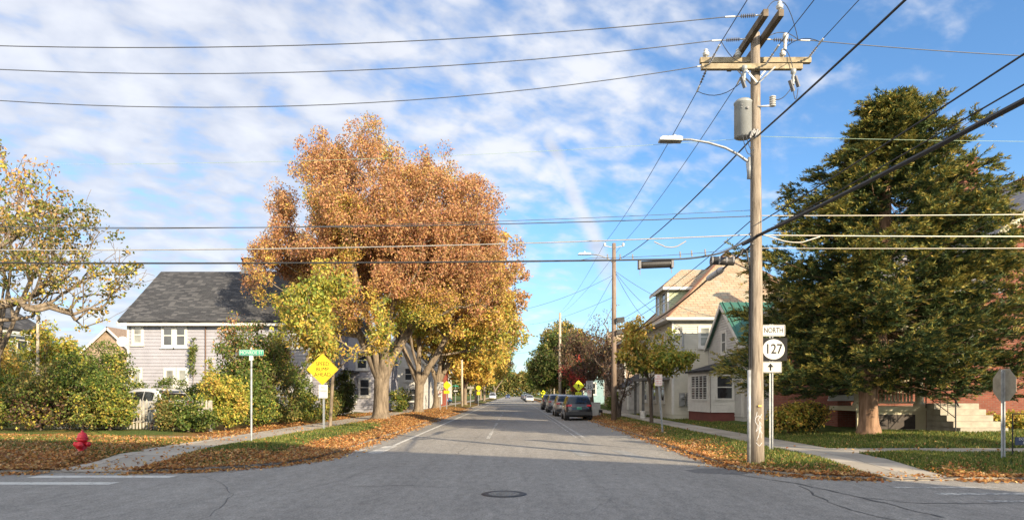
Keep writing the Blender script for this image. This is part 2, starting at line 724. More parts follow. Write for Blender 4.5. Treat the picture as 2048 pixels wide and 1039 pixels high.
def inset(x, y, left):
    if left:
        a, b, r = KL - x, y - CL, RL
    else:
        a, b, r = x - KR, y - CR, RR
    a, b = np.asarray(a, float), np.asarray(b, float)
    d = np.minimum(a, b)
    c = (a < r) & (b < r)
    return np.where(c, r - np.hypot(r - a, r - b), d)


def height(x, y, left):
    x, y = np.asarray(x, float), np.asarray(y, float)
    d = inset(x, y, left)
    p = np.stack([x * 0.8, y * 0.8, np.zeros_like(x)], -1).reshape(-1, 3)
    n = (fbm(p, 3).reshape(x.shape) - 0.5)
    if left:
        w = smooth(0.5, 0.0, np.minimum(np.abs(x - np.clip(x, *WL)), np.where(x < WL[1], np.abs(y - np.clip(y, 22.6, 24.0)), 9)))
        h = 0.05 + 0.21 * smooth(0.1, 1.8, d) + 0.12 * n * smooth(0.1, 0.8, d)
        h = h + 0.10 * smooth(WL[0] - 1.0, WL[0] - 3.5, x)
        rampm = smooth(0.35, 0.0, np.abs(x - np.clip(x, *WL))) * smooth(18.2, CL, y)
        flat = 0.20
    else:
        w = smooth(0.5, 0.0, np.minimum(np.abs(x - np.clip(x, *WR)), np.where(x > WR[0], np.abs(y - np.clip(y, 17.4, 19.0)), 9)))
        h = 0.05 + 0.17 * smooth(0.1, 1.7, d) + 0.10 * n * smooth(0.1, 0.8, d)
        h = h + 0.18 * smooth(WR[1] + 0.5, WR[1] + 4, x) * smooth(19, 22, y)
        rampm = smooth(0.35, 0.0, np.abs(x - np.clip(x, *WR))) * smooth(16.6, CR, y)
        flat = 0.18
    h = h * (1 - w) + flat * w
    return h * (1 - rampm) + (0.012 + (h - 0.012) * 0.0) * rampm


def hgt(x, y):
    return float(height(np.array([x]), np.array([y]), x < 0)[0])


def litter(x, y, left):
    d = inset(x, y, left)
    p = np.stack([x * 0.45, y * 0.45, np.full_like(x, 3.0)], -1).reshape(-1, 3)
    n = fbm(p, 3).reshape(x.shape) - 0.5
    if left:
        l = 0.58 - 0.26 * smooth(1.4, 2.4, d) * smooth(23, 20, y) - 0.85 * smooth(0.8, 1.5, d) * smooth(3.3, 2.8, d) * smooth(36, 30, y) * smooth(17, 19, y)
        l = l - 0.25 * smooth(60, 120, y) + 0.7 * n
        l = l - 0.35 * smooth(-10.5, -12.5, x) * (y > 24)
    else:
        l = 0.50 * smooth(1.9, 0.7, d) + 0.30 * smooth(26, 32, y) * (x < 7.3) + 0.9 * n - 0.14
        l = l - 0.22 * smooth(9, 11, x)
    return np.clip(l, 0, 1)


def verge_block(name, left):
    K, C, r, sg = (KL, CL, RL, -1) if left else (KR, CR, RR, 1)
    ds = [0.14, 0.3, 0.5, 0.75, 1.0, 1.3, 1.6, 2.0] + list(np.arange(2.4, 10, 0.4)) + [10.5, 11.5, 13, 15, 18, 22, 28, 36, 46, 60, 78]
    yl = list(np.linspace(0, 26, 66)) + [28, 30, 33, 36, 40, 45, 52, 60, 72, 90, 110, 140, 180, 240, 320, 480]
    bl = [0.4 * k for k in range(40)] + [18, 21, 25, 30, 36, 44, 52]
    verts, rows = [], []
    for d in ds:
        row = []
        m = max(r, d)
        for t in reversed(yl):
            row.append((K + sg * d, C + m + t * (480 - m) / 480))
        for k in range(1, 10):
            a = k / 10 * math.pi / 2
            rr_ = max(r - d, 0.0)
            cx_, cy_ = (K + sg * m, C + m)
            row.append((cx_ - sg * rr_ * math.cos(a), cy_ - rr_ * math.sin(a)))
        for t in bl:
            row.append((K + sg * (m + t * (140 - m) / 52.0 if t > 16 else m + t), C + d))
        rows.append(row)
    n = len(rows[0])
    xy = np.array(rows).reshape(-1, 2)
    z = height(xy[:, 0], xy[:, 1], left)
    v = np.column_stack([xy, z])
    fs = []
    for i in range(len(rows) - 1):
        for k in range(n - 1):
            q = (i * n + k, i * n + k + 1, (i + 1) * n + k + 1, (i + 1) * n + k)
            fs.append(q if left else q[::-1])
    o = mesh_obj(name, v, np.array(fs), M_EARTH, smooth_=True)
    a = o.data.attributes.new('litter', 'FLOAT', 'POINT')
    a.data.foreach_set('value', litter(v[:, 0], v[:, 1], left).astype(np.float32))
    tag(o, kind='structure')
    # kerb stone along the edge
    m = MB()
    line = [(p[0], p[1]) for p in rows[0]]
    prof = [(0.0, -0.02), (0.0, 0.055), (0.02, 0.068), (0.15, 0.072), (0.15, -0.02)]
    pts = []
    for k, (x, y) in enumerate(line):
        a_, b_ = line[max(k - 1, 0)], line[min(k + 1, n - 1)]
        t = Vector((b_[0] - a_[0], b_[1] - a_[1], 0))
        if t.length < 1e-6:
            t = Vector((0, -1, 0))
        t.normalize()
        nn = Vector((t.y, -t.x, 0)) * (1 if left else -1)
        nn = nn if left else nn
        low = (WL[0] < x < WL[1] and y < 16) if left else (WR[0] < x < WR[1] and y < 15)
        pts.append([Vector((x, y, 0)) + nn * (o_ - 0.14) + Vector((0, 0, z_ if not (low and z_ > 0) else 0.012 + 0.002 * j)) for j, (o_, z_) in enumerate(prof)])
    vv = [p for ring in pts for p in ring]
    ff = []
    for k in range(n - 1):
        for j in range(4):
            q = (k * 5 + j, k * 5 + j + 1, (k + 1) * 5 + j + 1, (k + 1) * 5 + j)
            ff.append(q)
    m.add(vv, ff)
    tag(m.build('kerb', M_KERB), kind='structure')


verge_block('verge', True)
verge_block('verge', False)
# south side of the side street, beside and behind the viewer
sb = MB()
sb.box(-90, -5.1, -45, 3.2, -0.02, 0.13).box(5.0, 90, -45, 2.9, -0.02, 0.13)
tag(sb.build('lawn', M_EARTH), kind='structure')


def pavement(x0, x1, y0, y1, left, nx=3, ny=60):
    xs_ = np.linspace(x0, x1, nx)
    ys_ = np.linspace(y0, y1, ny)
    X, Y = np.meshgrid(xs_, ys_)
    Z = height(X.ravel(), Y.ravel(), left) + 0.014
    v = np.column_stack([X.ravel(), Y.ravel(), Z])
    f = [(j * nx + i, j * nx + i + 1, (j + 1) * nx + i + 1, (j + 1) * nx + i) for j in range(ny - 1) for i in range(nx - 1)]
    tag(mesh_obj('pavement', v, np.array(f), M_CONC), kind='structure')


pavement(WL[0], WL[1], CL + 0.02, 300, True, 3, 220)
pavement(-60, WL[0] - 0.01, 22.6, 24.0, True, 60, 3)
pavement(WR[0], WR[1], CR + 0.02, 300, False, 3, 220)
pavement(WR[1] + 0.01, 60, 17.4, 19.0, False, 60, 3)


def sheet(name, polys, mat, z=0.004):
    m = MB()
    for p in polys:
        k = len(m.v)
        m.v.extend([(x, y, z) for x, y in p])
        ar = sum(p[i][0] * p[(i + 1) % len(p)][1] - p[(i + 1) % len(p)][0] * p[i][1] for i in range(len(p)))
        idx = list(range(k, k + len(p)))
        m.f.append(tuple(idx if ar > 0 else idx[::-1]))
    return tag(m.build(name, mat), kind='structure')


def rc(x0, x1, y0, y1):
    return [(x0, y0), (x1, y0), (x1, y1), (x0, y1)]


sheet('edge_line', [rc(-4.02, -3.90, 22.5, 300)], M_LINE)
sheet('parking_line', [rc(2.66, 2.78, 26.5, 300), rc(2.40, 2.47, 26.6, 60), [(2.78, 26.45), (4.9, 26.0), (4.9, 26.14), (2.78, 26.6)]], M_LINEW)
dash = []
for y in (25.8, 36.5, 44, 52, 60, 72, 84, 96, 110, 125, 140, 160):
    dash.append(rc(-1.06, -0.92, y, y + (5.2 if y < 30 else 3.2)))
sheet('centre_line', dash + [rc(-1.02, -0.97, 31, 36.4)], M_LINEW)
sheet('crosswalk', [[(-5.05, 18.9), (-4.6, 18.9), (-4.45, 22.2), (-4.9, 22.2)], [(-4.25, 19.4), (-3.8, 19.4), (-3.8, 22.3), (-4.2, 22.3)]], M_LINEW)
sheet('crosswalk', [[(1.8, 18.6), (2.2, 18.6), (2.0, 21.0), (1.65, 21.0)], [(3.2, 17.6), (3.6, 17.6), (3.3, 20.6), (2.9, 20.6)]], paint_mat('ghost_road_paint', (0.42, 0.40, 0.36), 0.86))
sheet('crosswalk', [rc(-9.9, -7.0, 13.85, 14.2), rc(-10.1, -7.6, 12.8, 13.15), ], M_LINE)
sheet('crosswalk', [rc(6.9, 8.8, 12.35, 12.5), rc(7.2, 9.7, 11.5, 11.72), rc(7.5, 9.2, 10.75, 10.9), rc(7.9, 9.4, 10.1, 10.25)], M_LINEW)
# tar-filled cracks and patches wandering over the old surface
M_TAR = plain('crack_tar', (0.075, 0.074, 0.072), 0.6, 0, 0.3, 8)
cr = []


def crack(pts, w):
    out = []
    for (a, b) in zip(pts[:-1], pts[1:]):
        n = max(2, int(math.dist(a, b) / 0.22))
        for k in range(n):
            t = k / n
            out.append((a[0] + (b[0] - a[0]) * t + rnd.uniform(-.05, .05), a[1] + (b[1] - a[1]) * t + rnd.uniform(-.05, .05)))
    out.append(pts[-1])
    for a, b in zip(out[:-1], out[1:]):
        d = Vector((b[0] - a[0], b[1] - a[1]))
        if d.length < 1e-4:
            continue
        q = Vector((-d.y, d.x)).normalized() * w * rnd.uniform(0.25, 0.75)
        cr.append([(a[0] - q.x, a[1] - q.y), (b[0] - q.x, b[1] - q.y), (b[0] + q.x, b[1] + q.y), (a[0] + q.x, a[1] + q.y)])


crack([(4.6, 14.6), (5.2, 13.4), (5.6, 12.0), (5.75, 10.6), (5.9, 9.4)], 0.05)
crack([(5.3, 12.6), (5.0, 11.2), (4.9, 10.2), (5.2, 9.0)], 0.03)
crack([(5.7, 11.2), (6.3, 10.6), (7.4, 10.6), (9.0, 10.9)], 0.03)
crack([(-6.5, 14.2), (-5.6, 13.0), (-4.8, 11.6), (-4.4, 10.2), (-4.1, 8.6)], 0.014)
crack([(-5.2, 13.6), (-3.6, 13.9), (-2.0, 15.4), (-2.1, 18)], 0.008)
crack([(-3.2, 16), (-3.4, 13.5), (-3.9, 11.5)], 0.010)
crack([(-1.6, 19), (-1.5, 24), (-1.35, 30)], 0.009)
crack([(1.1, 9.8), (1.7, 11.5), (1.5, 14), (1.75, 18)], 0.006)
crack([(-1.2, 12.4), (-2.0, 12.7), (-3.0, 12.5)], 0.02)
crack([(4.0, 16), (4.3, 15.3), (4.9, 15.4), (5.1, 14.8), (4.4, 14.4)], 0.03)
crack([(2.55, 24), (2.5, 32), (2.6, 44)], 0.02)
sheet('crack_seal', cr, M_TAR, 0.0035)
sheet('road_patch', [[(3.9, 14.7), (4.8, 14.4), (5.3, 15.0), (5.1, 15.5), (4.3, 15.6), (3.8, 15.2)]], plain('patch_asphalt', (0.13, 0.125, 0.12), 0.9, 0, 0.3, 12, 0.4), 0.003)

# manhole cover
mc = thing('manhole_cover', 'round cast iron manhole cover set in the asphalt of the junction', 'manhole cover', (-0.17, 11.6, 0))
M_IRON = plain('cast_iron', (0.17, 0.165, 0.155), 0.75, 0.0, 0.3, 14, 0.3)
m = MB()
n = 40
for r0, r1 in ((0.275, 0.36),):
    vs = [((r * math.cos(2 * math.pi * k / n)) - 0.17, 11.6 + r * math.sin(2 * math.pi * k / n), z) for r, z in ((r1 + .03, 0.003), (r1, 0.012), (r0, 0.012), (r0 - .02, 0.005)) for k in range(n)]
    m.add(vs, [(j * n + k, j * n + (k + 1) % n, (j + 1) * n + (k + 1) % n, (j + 1) * n + k) for j in range(3) for k in range(n)])
m.build('frame_ring', plain('iron_ring', (0.045, 0.044, 0.043), 0.55, 0.5, 0.3, 14), mc)
m = MB().lathe((-0.17, 11.6, 0.0), [(0.265, 0.001), (0.265, 0.009), (0.2, 0.010)], 40)
for k in range(-3, 4):
    for j in range(-3, 4):
        if k * k + j * j < 11:
            m.box(-0.17 + k * .065 - .02, -0.17 + k * .065 + .02, 11.6 + j * .065 - .02, 11.6 + j * .065 + .02, 0.0095, 0.014)
m.build('lid', M_IRON, mc)

# ------------------------------------------------------------------ foliage and trees
PAL = {
    'orange': [(.46, .225, .105), (.52, .29, .135), (.35, .155, .085), (.50, .32, .125), (.46, .24, .15), (.40, .27, .11)],
    'gold': [(.56, .39, .07), (.50, .32, .07), (.44, .36, .08), (.58, .44, .11), (.48, .28, .07)],
    'yellowgreen': [(.34, .33, .05), (.22, .27, .05), (.46, .40, .07), (.15, .21, .04), (.40, .30, .06)],
    'green': [(.075, .125, .025), (.11, .165, .03), (.16, .20, .04), (.055, .09, .02), (.20, .20, .05)],
    'darkgreen': [(.040, .068, .018), (.06, .09, .022), (.09, .11, .025), (.10, .085, .03)],
    'olive': [(.17, .17, .05), (.24, .20, .06), (.12, .14, .035), (.30, .21, .07), (.09, .12, .03)],
    'red': [(.50, .07, .06), (.42, .08, .06), (.55, .13, .09)],
    'plum': [(.14, .07, .05), (.10, .06, .045), (.17, .11, .05), (.09, .08, .04)],
    'cedar': [(.050, .082, .030), (.070, .106, .034), (.040, .068, .030), (.088, .118, .036)],
    'cedartip': [(.25, .215, .045), (.32, .235, .05), (.20, .19, .04), (.17, .18, .04)],
    'litter': [(.42, .20, .065), (.50, .28, .10), (.32, .13, .045), (.54, .36, .15), (.22, .09, .035), (.46, .21, .06), (.36, .23, .12)],
}


def pick(pal, n, g):
    c = np.array(PAL[pal])
    k = c[g.integers(0, len(c), n)]
    return np.clip(k * g.uniform(0.75, 1.25, (n, 1)) * g.uniform(0.93, 1.07, (n, 3)), 0, 1)


def cards(pos, length, width, g, up=0.35, droop=0.0, dirs=None):
    """one small folded leaf (two triangles sharing the midrib ends) at every position"""
    n = len(pos)
    if dirs is None:
        d = g.normal(size=(n, 3))
        d[:, 2] -= droop
    else:
        d = dirs + 0.0
    d /= np.linalg.norm(d, axis=1)[:, None] + 1e-9
    nr = g.normal(size=(n, 3))
    nr[:, 2] += up
    s = np.cross(d, nr)
    s /= np.linalg.norm(s, axis=1)[:, None] + 1e-9
    L = length * g.uniform(0.7, 1.3, (n, 1))
    W = width * g.uniform(0.7, 1.3, (n, 1))
    a = pos
    b = pos + d * L * 0.45 + s * W * 0.5
    c = pos + d * L
    e = pos + d * L * 0.45 - s * W * 0.5
    v = np.stack([a, b, c, e], 1).reshape(-1, 3)
    f = np.arange(4 * n).reshape(n, 4)
    return v, f


def grow(base, start, pts, g, stems=0, bias=0.25, wig=0.12):
    """branch skeleton: reach every crown point from the nearest limb already grown"""
    nodes = [np.array(base, float), np.array(start, float)]
    par = [-1, 0]
    plen = [0.0, 0.0]
    start = np.array(start, float)
    dist = np.linalg.norm(pts - start, axis=1)
    order = np.argsort(dist)
    if stems:
        # a few leading stems first, spread around the fork
        far = order[int(len(order) * 0.25):int(len(order) * 0.6)]
        for k in range(stems):
            a = 2 * math.pi * k / stems + g.uniform(-0.3, 0.3)
            sc = (pts[far] - start)
            sc = sc / (np.linalg.norm(sc, axis=1)[:, None])
            want = np.array([math.cos(a) * 0.45, math.sin(a) * 0.45, 0.85])
            j = far[np.argmax(sc @ want + 0.05 * g.random(len(far)))]
            add_limb(nodes, par, plen, 1, pts[j], g, wig * 0.5, 6, lift=-0.06)
    N = np.array(nodes)
    for i in order:
        p = pts[i]
        N = np.array(nodes) if len(nodes) != len(N) else N
        dd = np.linalg.norm(N[1:] - p, axis=1)
        below = np.clip(N[1:, 2] - p[2] + 0.3, 0, None)
        c = dd + bias * np.array(plen[1:]) + 1.2 * below
        j = int(np.argmin(c)) + 1
        L = dd[j - 1]
        add_limb(nodes, par, plen, j, p, g, wig, max(2, min(5, int(L / 0.5))), lift=0.08)
    return np.array(nodes), np.array(par)


def add_limb(nodes, par, plen, j, p, g, wig, n, lift=0.1):
    a = nodes[j]
    L = np.linalg.norm(p - a)
    prev = j
    for k in range(1, n + 1):
        t = k / n
        q = a + (p - a) * t
        if k < n:
            q = q + g.normal(size=3) * wig * L / n * 0.6
            q[2] += -lift * L * math.sin(math.pi * t) * 0.5
        nodes.append(q)
        par.append(prev)
        plen.append(plen[prev] + L / n)
        prev = len(nodes) - 1


def skeleton_mesh(nodes, par, r_trunk, r_tip, g, flare=1.5, expo=2.3, pmin=0.0):
    n = len(nodes)
    w = np.zeros(n)
    kids = np.zeros(n, int)
    for i in range(n - 1, 0, -1):
        if kids[i] == 0:
            w[i] = 1.0
        kids[par[i]] += 1
        w[par[i]] += w[i]
    r = w ** (1 / expo)
    r = r_tip + (r - 1) * (r_trunk - r_tip) / max(r[1] - 1, 1e-6)
    r[0] = r[1] * flare
    vs, fs = [], []
    off = 0
    for i in range(1, n):
        a, b = nodes[par[i]], nodes[i]
        t = b - a
        L = np.linalg.norm(t)
        if L < 1e-5:
            continue
        t = t / L
        k = 12 if r[i] > 0.12 else (6 if r[i] > 0.03 else 3)
        s = np.cross(t, (1.0, 0.13, 0.0))
        s /= np.linalg.norm(s)
        q = np.cross(t, s)
        ang = np.arange(k) * 2 * math.pi / k
        ring = np.cos(ang)[:, None] * s + np.sin(ang)[:, None] * q
        ra = min(r[par[i]], r[i] * 1.35 if par[i] > 1 else r[par[i]])
        if par[i] == 0:
            # the bole, with a root flare and slight lumps
            lev = [0, .04, .1, .2, .4, .7, 1.0]
            rad = [r[0], r[0] * .86, r[1] * 1.18, r[1] * 1.06, r[1], r[1] * .98, r[1]]
            for h, rr_ in zip(lev, rad):
                lob = 1 + 0.09 * (1 - h) * np.sin(ang * 5 + 1.0) + 0.03 * g.normal(size=k)
                vs.append(a + t * L * h + ring * (rr_ * lob)[:, None])
            for h in range(len(lev) - 1):
                for m_ in range(k):
                    fs.append((off + h * k + m_, off + h * k + (m_ + 1) % k, off + (h + 1) * k + (m_ + 1) % k, off + (h + 1) * k + m_))
            off += k * len(lev)
            continue
        vs.append(a - t * min(r[i], L) * 0.15 + ring * ra)
        vs.append(b + ring * r[i])
        for m_ in range(k):
            fs.append((off + m_, off + (m_ + 1) % k, off + k + (m_ + 1) % k, off + k + m_))
        off += 2 * k
    return np.concatenate(vs), fs


def crown_points(ells, n, g, lump=0.38, lscale=0.45, hole=0.36, core=0.35):
    ells = np.array(ells, float)
    out = []
    tot = 0
    seed = g.uniform(0, 100, 3)
    vol = ells[:, 3] * ells[:, 4] * ells[:, 5]
    while tot < n:
        m = n * 6
        e = ells[g.choice(len(ells), m, p=vol / vol.sum())]
        u = g.normal(size=(m, 3))
        u /= np.linalg.norm(u, axis=1)[:, None]
        rad = g.random((m, 1)) ** 0.45
        lim = 1 - lump * 0.5 + lump * (fbm(e[:, :3] * 0.4 + u * e[:, 3:].mean(1)[:, None] * lscale + seed, 3) - 0.15)[:, None]
        p = e[:, :3] + u * e[:, 3:] * rad * lim
        ok = (rad[:, 0] > core) | (g.random(m) < 0.25)
        ok &= vnoise(p * 0.55 + seed) > hole
        p = p[ok]
        out.append(p)
        tot += len(p)
    return np.concatenate(out)[:n]


def tree(name, label, cat, base, fork, ells, r_trunk, g_seed, clumps=500, per=120, cr=0.6, leaf=(0.17, 0.10),
         tone=None, bark=None, stems=4, hole=0.36, lump=0.45, droop=0.3, twig=0.012, group=None, trans=0.35, bare=0.0, lean=None, flat=0.75):
    g = np.random.default_rng(g_seed)
    base = np.array(base, float)
    if name.endswith('shrub') or name.endswith('bush'):
        root = thing(name, label, cat, tuple(base), group)
    else:
        root = thing(name, label, cat, tuple(base), group)
    pts = crown_points(ells, clumps, g, lump=lump, hole=hole)
    pts = pts[pts[:, 2] > base[2] + 0.15]
    nodes, par = grow(base, fork, pts, g, stems)
    v, f = skeleton_mesh(nodes, par, r_trunk, twig, g)
    mesh_obj('trunk' if r_trunk > 0.06 else 'stem', v, f, bark or M_BARK, root, True)
    lp = pts if bare == 0 else pts[g.random(len(pts)) > bare]
    cnt = g.poisson(per * g.uniform(0.5, 1.5, len(lp)))
    idx = np.repeat(np.arange(len(lp)), cnt)
    sz = cr * g.uniform(0.65, 1.35, len(lp))
    off = g.normal(size=(len(idx), 3))
    off *= (g.random((len(idx), 1)) ** 0.35) / (np.linalg.norm(off, axis=1)[:, None] + 1e-9)
    pos = lp[idx] + off * sz[idx][:, None] * np.array([1, 1, flat])
    ok = pos[:, 2] > base[2] + 0.05
    pos, idx = pos[ok], idx[ok]
    vv, ff = cards(pos, leaf[0], leaf[1], g, 0.5, droop)
    o = mesh_obj('crown', vv, ff, M_LEAF if trans > 0.3 else M_NEEDLE, root, uv=False)
    face_tone(o, tone(pos, lp[idx], g))
    return root


def tone_mix(*spec):
    """spec: (palette, weight function of position or number); patches follow a slow noise so clumps differ"""
    def fn(pos, cl, g):
        n = len(pos)
        nz = fbm(cl * 0.35 + 40, 2) * 0.8 + 0.2 * g.random(n)
        ws = np.stack([(w(cl) if callable(w) else np.full(n, w)) for _, w in spec], 1)
        ws = np.clip(ws, 0, None)
        cum = np.cumsum(ws / ws.sum(1)[:, None], 1)
        t = np.clip((nz - 0.25) / 0.5, 0, 0.9999)
        k = (t[:, None] >= cum).sum(1)
        k = np.clip(k, 0, len(spec) - 1)
        out = np.zeros((n, 3))
        for j, (pal, _) in enumerate(spec):
            m = k == j
            out[m] = pick(pal, int(m.sum()), g)
        return out
    return fn


M_LEAF = leaf_mat('autumn_leaf', 0.38)
M_NEEDLE = leaf_mat('evergreen_spray', 0.12, 0.65)
M_BARK = bark_mat('grey_bark', (0.085, 0.066, 0.048), (0.255, 0.205, 0.15))
M_BARKD = bark_mat('dark_bark', (0.035, 0.028, 0.024), (0.12, 0.09, 0.07))
M_BARKR = bark_mat('cedar_bark', (0.10, 0.058, 0.036), (0.33, 0.21, 0.14), 7)


def far(y):
    return hgt(-8, y) if y < 400 else 0.2


# ---- the big orange street tree and the ones behind it
def w_low(z0, z1):
    return lambda p: smooth(z1, z0, p[:, 2])


big_tone = tone_mix(('orange', lambda p: 0.4 + 1.1 * smooth(6, 11, p[:, 2])), ('gold', lambda p: 0.26 + 0.4 * smooth(9, 5, p[:, 2])), ('yellowgreen', lambda p: 0.75 * smooth(9, 4.5, p[:, 2]) + 0.05))
tree('street_tree', 'huge orange and gold street tree with forked trunk, nearest on the left verge', 'tree',
     (-7.8, 40, hgt(-7.8, 40)), (-7.75, 40, 2.6),
     [(-8.2, 40, 11.2, 6.0, 6.2, 4.8), (-10.6, 40, 12.6, 2.6, 4, 4.6), (-12.4, 40, 10.8, 2.6, 3.2, 4.2), (-11.4, 39.6, 9.4, 3.0, 3.4, 3.4), (-11.6, 39.6, 12.0, 2.8, 3.0, 3.2), (-12.6, 39.6, 9.6, 2.6, 3.0, 3.0), (-5.2, 40.5, 11.2, 4.6, 5.2, 4.8), (-8.6, 40, 15.4, 1.7, 2.2, 3.0), (-6.6, 40, 14.6, 1.2, 1.6, 3.0), (-10.6, 40, 15.2, 1.3, 1.8, 2.2), (-4.9, 40.5, 14.2, 1.5, 2, 2.8),
      (-13.6, 39.5, 8.4, 2.0, 3.0, 2.4), (-2.9, 40, 10.4, 2.8, 4, 4.2), (-1.2, 40.4, 9.2, 2.0, 3, 2.8), (-8.2, 39, 7.2, 5.4, 4.4, 2.4), (-9.6, 37.5, 9.5, 3.0, 2.0, 4.5), (-6, 37.3, 9.0, 3, 2, 4)],
     0.43, 5, clumps=2100, per=125, cr=0.46, leaf=(0.135, 0.072), tone=big_tone, stems=6, hole=0.355, lump=0.6, flat=1.15)
tree('street_tree', 'orange street tree with wide forked trunk, second from the front on the left verge', 'tree',
     (-7.7, 55, far(55)), (-7.6, 55, 2.5),
     [(-6.2, 55, 11.5, 6.8, 6, 5.4), (-3.0, 55, 10.2, 4.4, 5, 4.2), (-8.5, 55, 11, 5, 5, 5), (-2.4, 54, 6.4, 3.4, 3.4, 1.9)],
     0.36, 8, clumps=900, per=80, cr=0.72, leaf=(0.25, 0.14), tone=tone_mix(('orange', lambda p: .35 + .6 * smooth(7, 10, p[:, 2])), ('gold', .45), ('yellowgreen', lambda p: .5 * smooth(9, 6, p[:, 2]))), stems=4, hole=0.34)
tree('street_tree', 'gold street tree standing behind the speed limit sign on the left verge', 'tree',
     (-7.9, 70, far(70)), (-7.8, 70, 3.0),
     [(-5.8, 70, 10.0, 6.0, 6, 5.0), (-2.6, 69, 8.6, 4.0, 5, 3.6), (-8, 70, 9, 5, 5, 5)],
     0.40, 13, clumps=600, per=70, cr=0.85, leaf=(0.30, 0.17), tone=tone_mix(('gold', .55), ('yellowgreen', .35), ('orange', .25)), stems=4, hole=0.33)
for k, (x, y, h, r, pal, lab) in enumerate([
        (-6.6, 92, 12.0, 5.0, 'gold', 'yellow street tree just beyond the bare wooden pole on the left'),
        (-6.2, 112, 13.5, 5.6, 'gold', 'golden street tree far down the left verge, before the white van'),
        (-6.0, 138, 15.0, 6.0, 'orange', 'orange tinged street tree far down the left verge'),
        (-8.4, 172, 13.0, 6.0, 'yellowgreen', 'yellow green street tree far down the left side past the van'),
        (-6.0, 215, 21.0, 7.0, 'green', 'tall pale green tree closing the far left end of the street')]):
    tree('street_tree', lab, 'tree', (x, y, .2), (x, y, 2.6), [(x + .3, y, h * .62, r, r, h * .38), (x + 1.2, y, h * .5, r * .8, r * .8, h * .26)],
         0.26, 30 + k, clumps=260, per=55, cr=1.0, leaf=(0.42, 0.24), tone=tone_mix((pal, .8), ('yellowgreen', .3)), stems=3, hole=0.3,
         group='street trees along the far left verge')
# young yellow-green tree by the warning sign
tree('young_tree', 'young yellow green tree with a thin trunk behind the yellow warning sign', 'tree',
     (-8.15, 30.2, hgt(-8.15, 30.2)), (-8.0, 30.2, 2.6),
     [(-7.9, 30.4, 5.0, 1.9, 1.8, 2.2), (-9.2, 30.6, 5.4, 1.5, 1.5, 1.6), (-7.0, 30.2, 3.6, 1.6, 1.4, 1.2), (-6.6, 30.4, 5.0, 1.2, 1.2, 1.6), (-8.1, 30.4, 6.4, 1.3, 1.2, 1.4)],
     0.075, 21, clumps=360, per=34, cr=0.42, leaf=(0.17, 0.085), tone=tone_mix(('yellowgreen', .7), ('gold', .4), ('green', .2)), stems=3, hole=0.40, droop=0.9)

# sparse maple leaning in from the left
mp = []
g0 = np.random.default_rng(77)
tree('maple_tree', 'sparse maple with thinning yellow green leaves leaning in at the left edge', 'tree',
     (-17.2, 19.5, .3), (-16.7, 19.6, 2.0),
     [(-14.6, 20, 6.0, 3.6, 3, 1.9), (-12.2, 20, 5.5, 1.9, 2.2, 1.2), (-13.2, 20, 7.0, 1.4, 1.6, 1.0), (-15.8, 20, 8.0, 2.0, 2.2, 1.7), (-12.6, 20.2, 4.3, 1.3, 1.6, .8), (-15.4, 20, 4.6, 2.4, 2.2, 1.1)],
     0.19, 41, clumps=640, per=26, cr=0.30, leaf=(0.10, 0.075), tone=tone_mix(('yellowgreen', .35), ('gold', .2), ('olive', .8), ('orange', .25)), bark=M_BARK, stems=4, hole=0.48, lump=0.8, twig=0.007, bare=0.52, flat=0.5)
tree('maple_tree', 'nearly bare upright tree with a few orange leaves at its tips, far left', 'tree',
     (-17.6, 23.0, .3), (-17.4, 23, 3.0),
     [(-16.9, 23, 9.4, .9, .8, 1.7), (-16.0, 23, 8.6, .7, .7, 1.6), (-15.4, 23, 7.4, .7, .7, 1.5), (-16.6, 23, 7.4, 1.3, 1.1, 2.0)],
     0.10, 45, clumps=220, per=9, cr=0.24, leaf=(0.13, 0.08), tone=tone_mix(('orange', .8), ('gold', .3)), stems=5, hole=0.3, twig=0.007, bare=0.35)


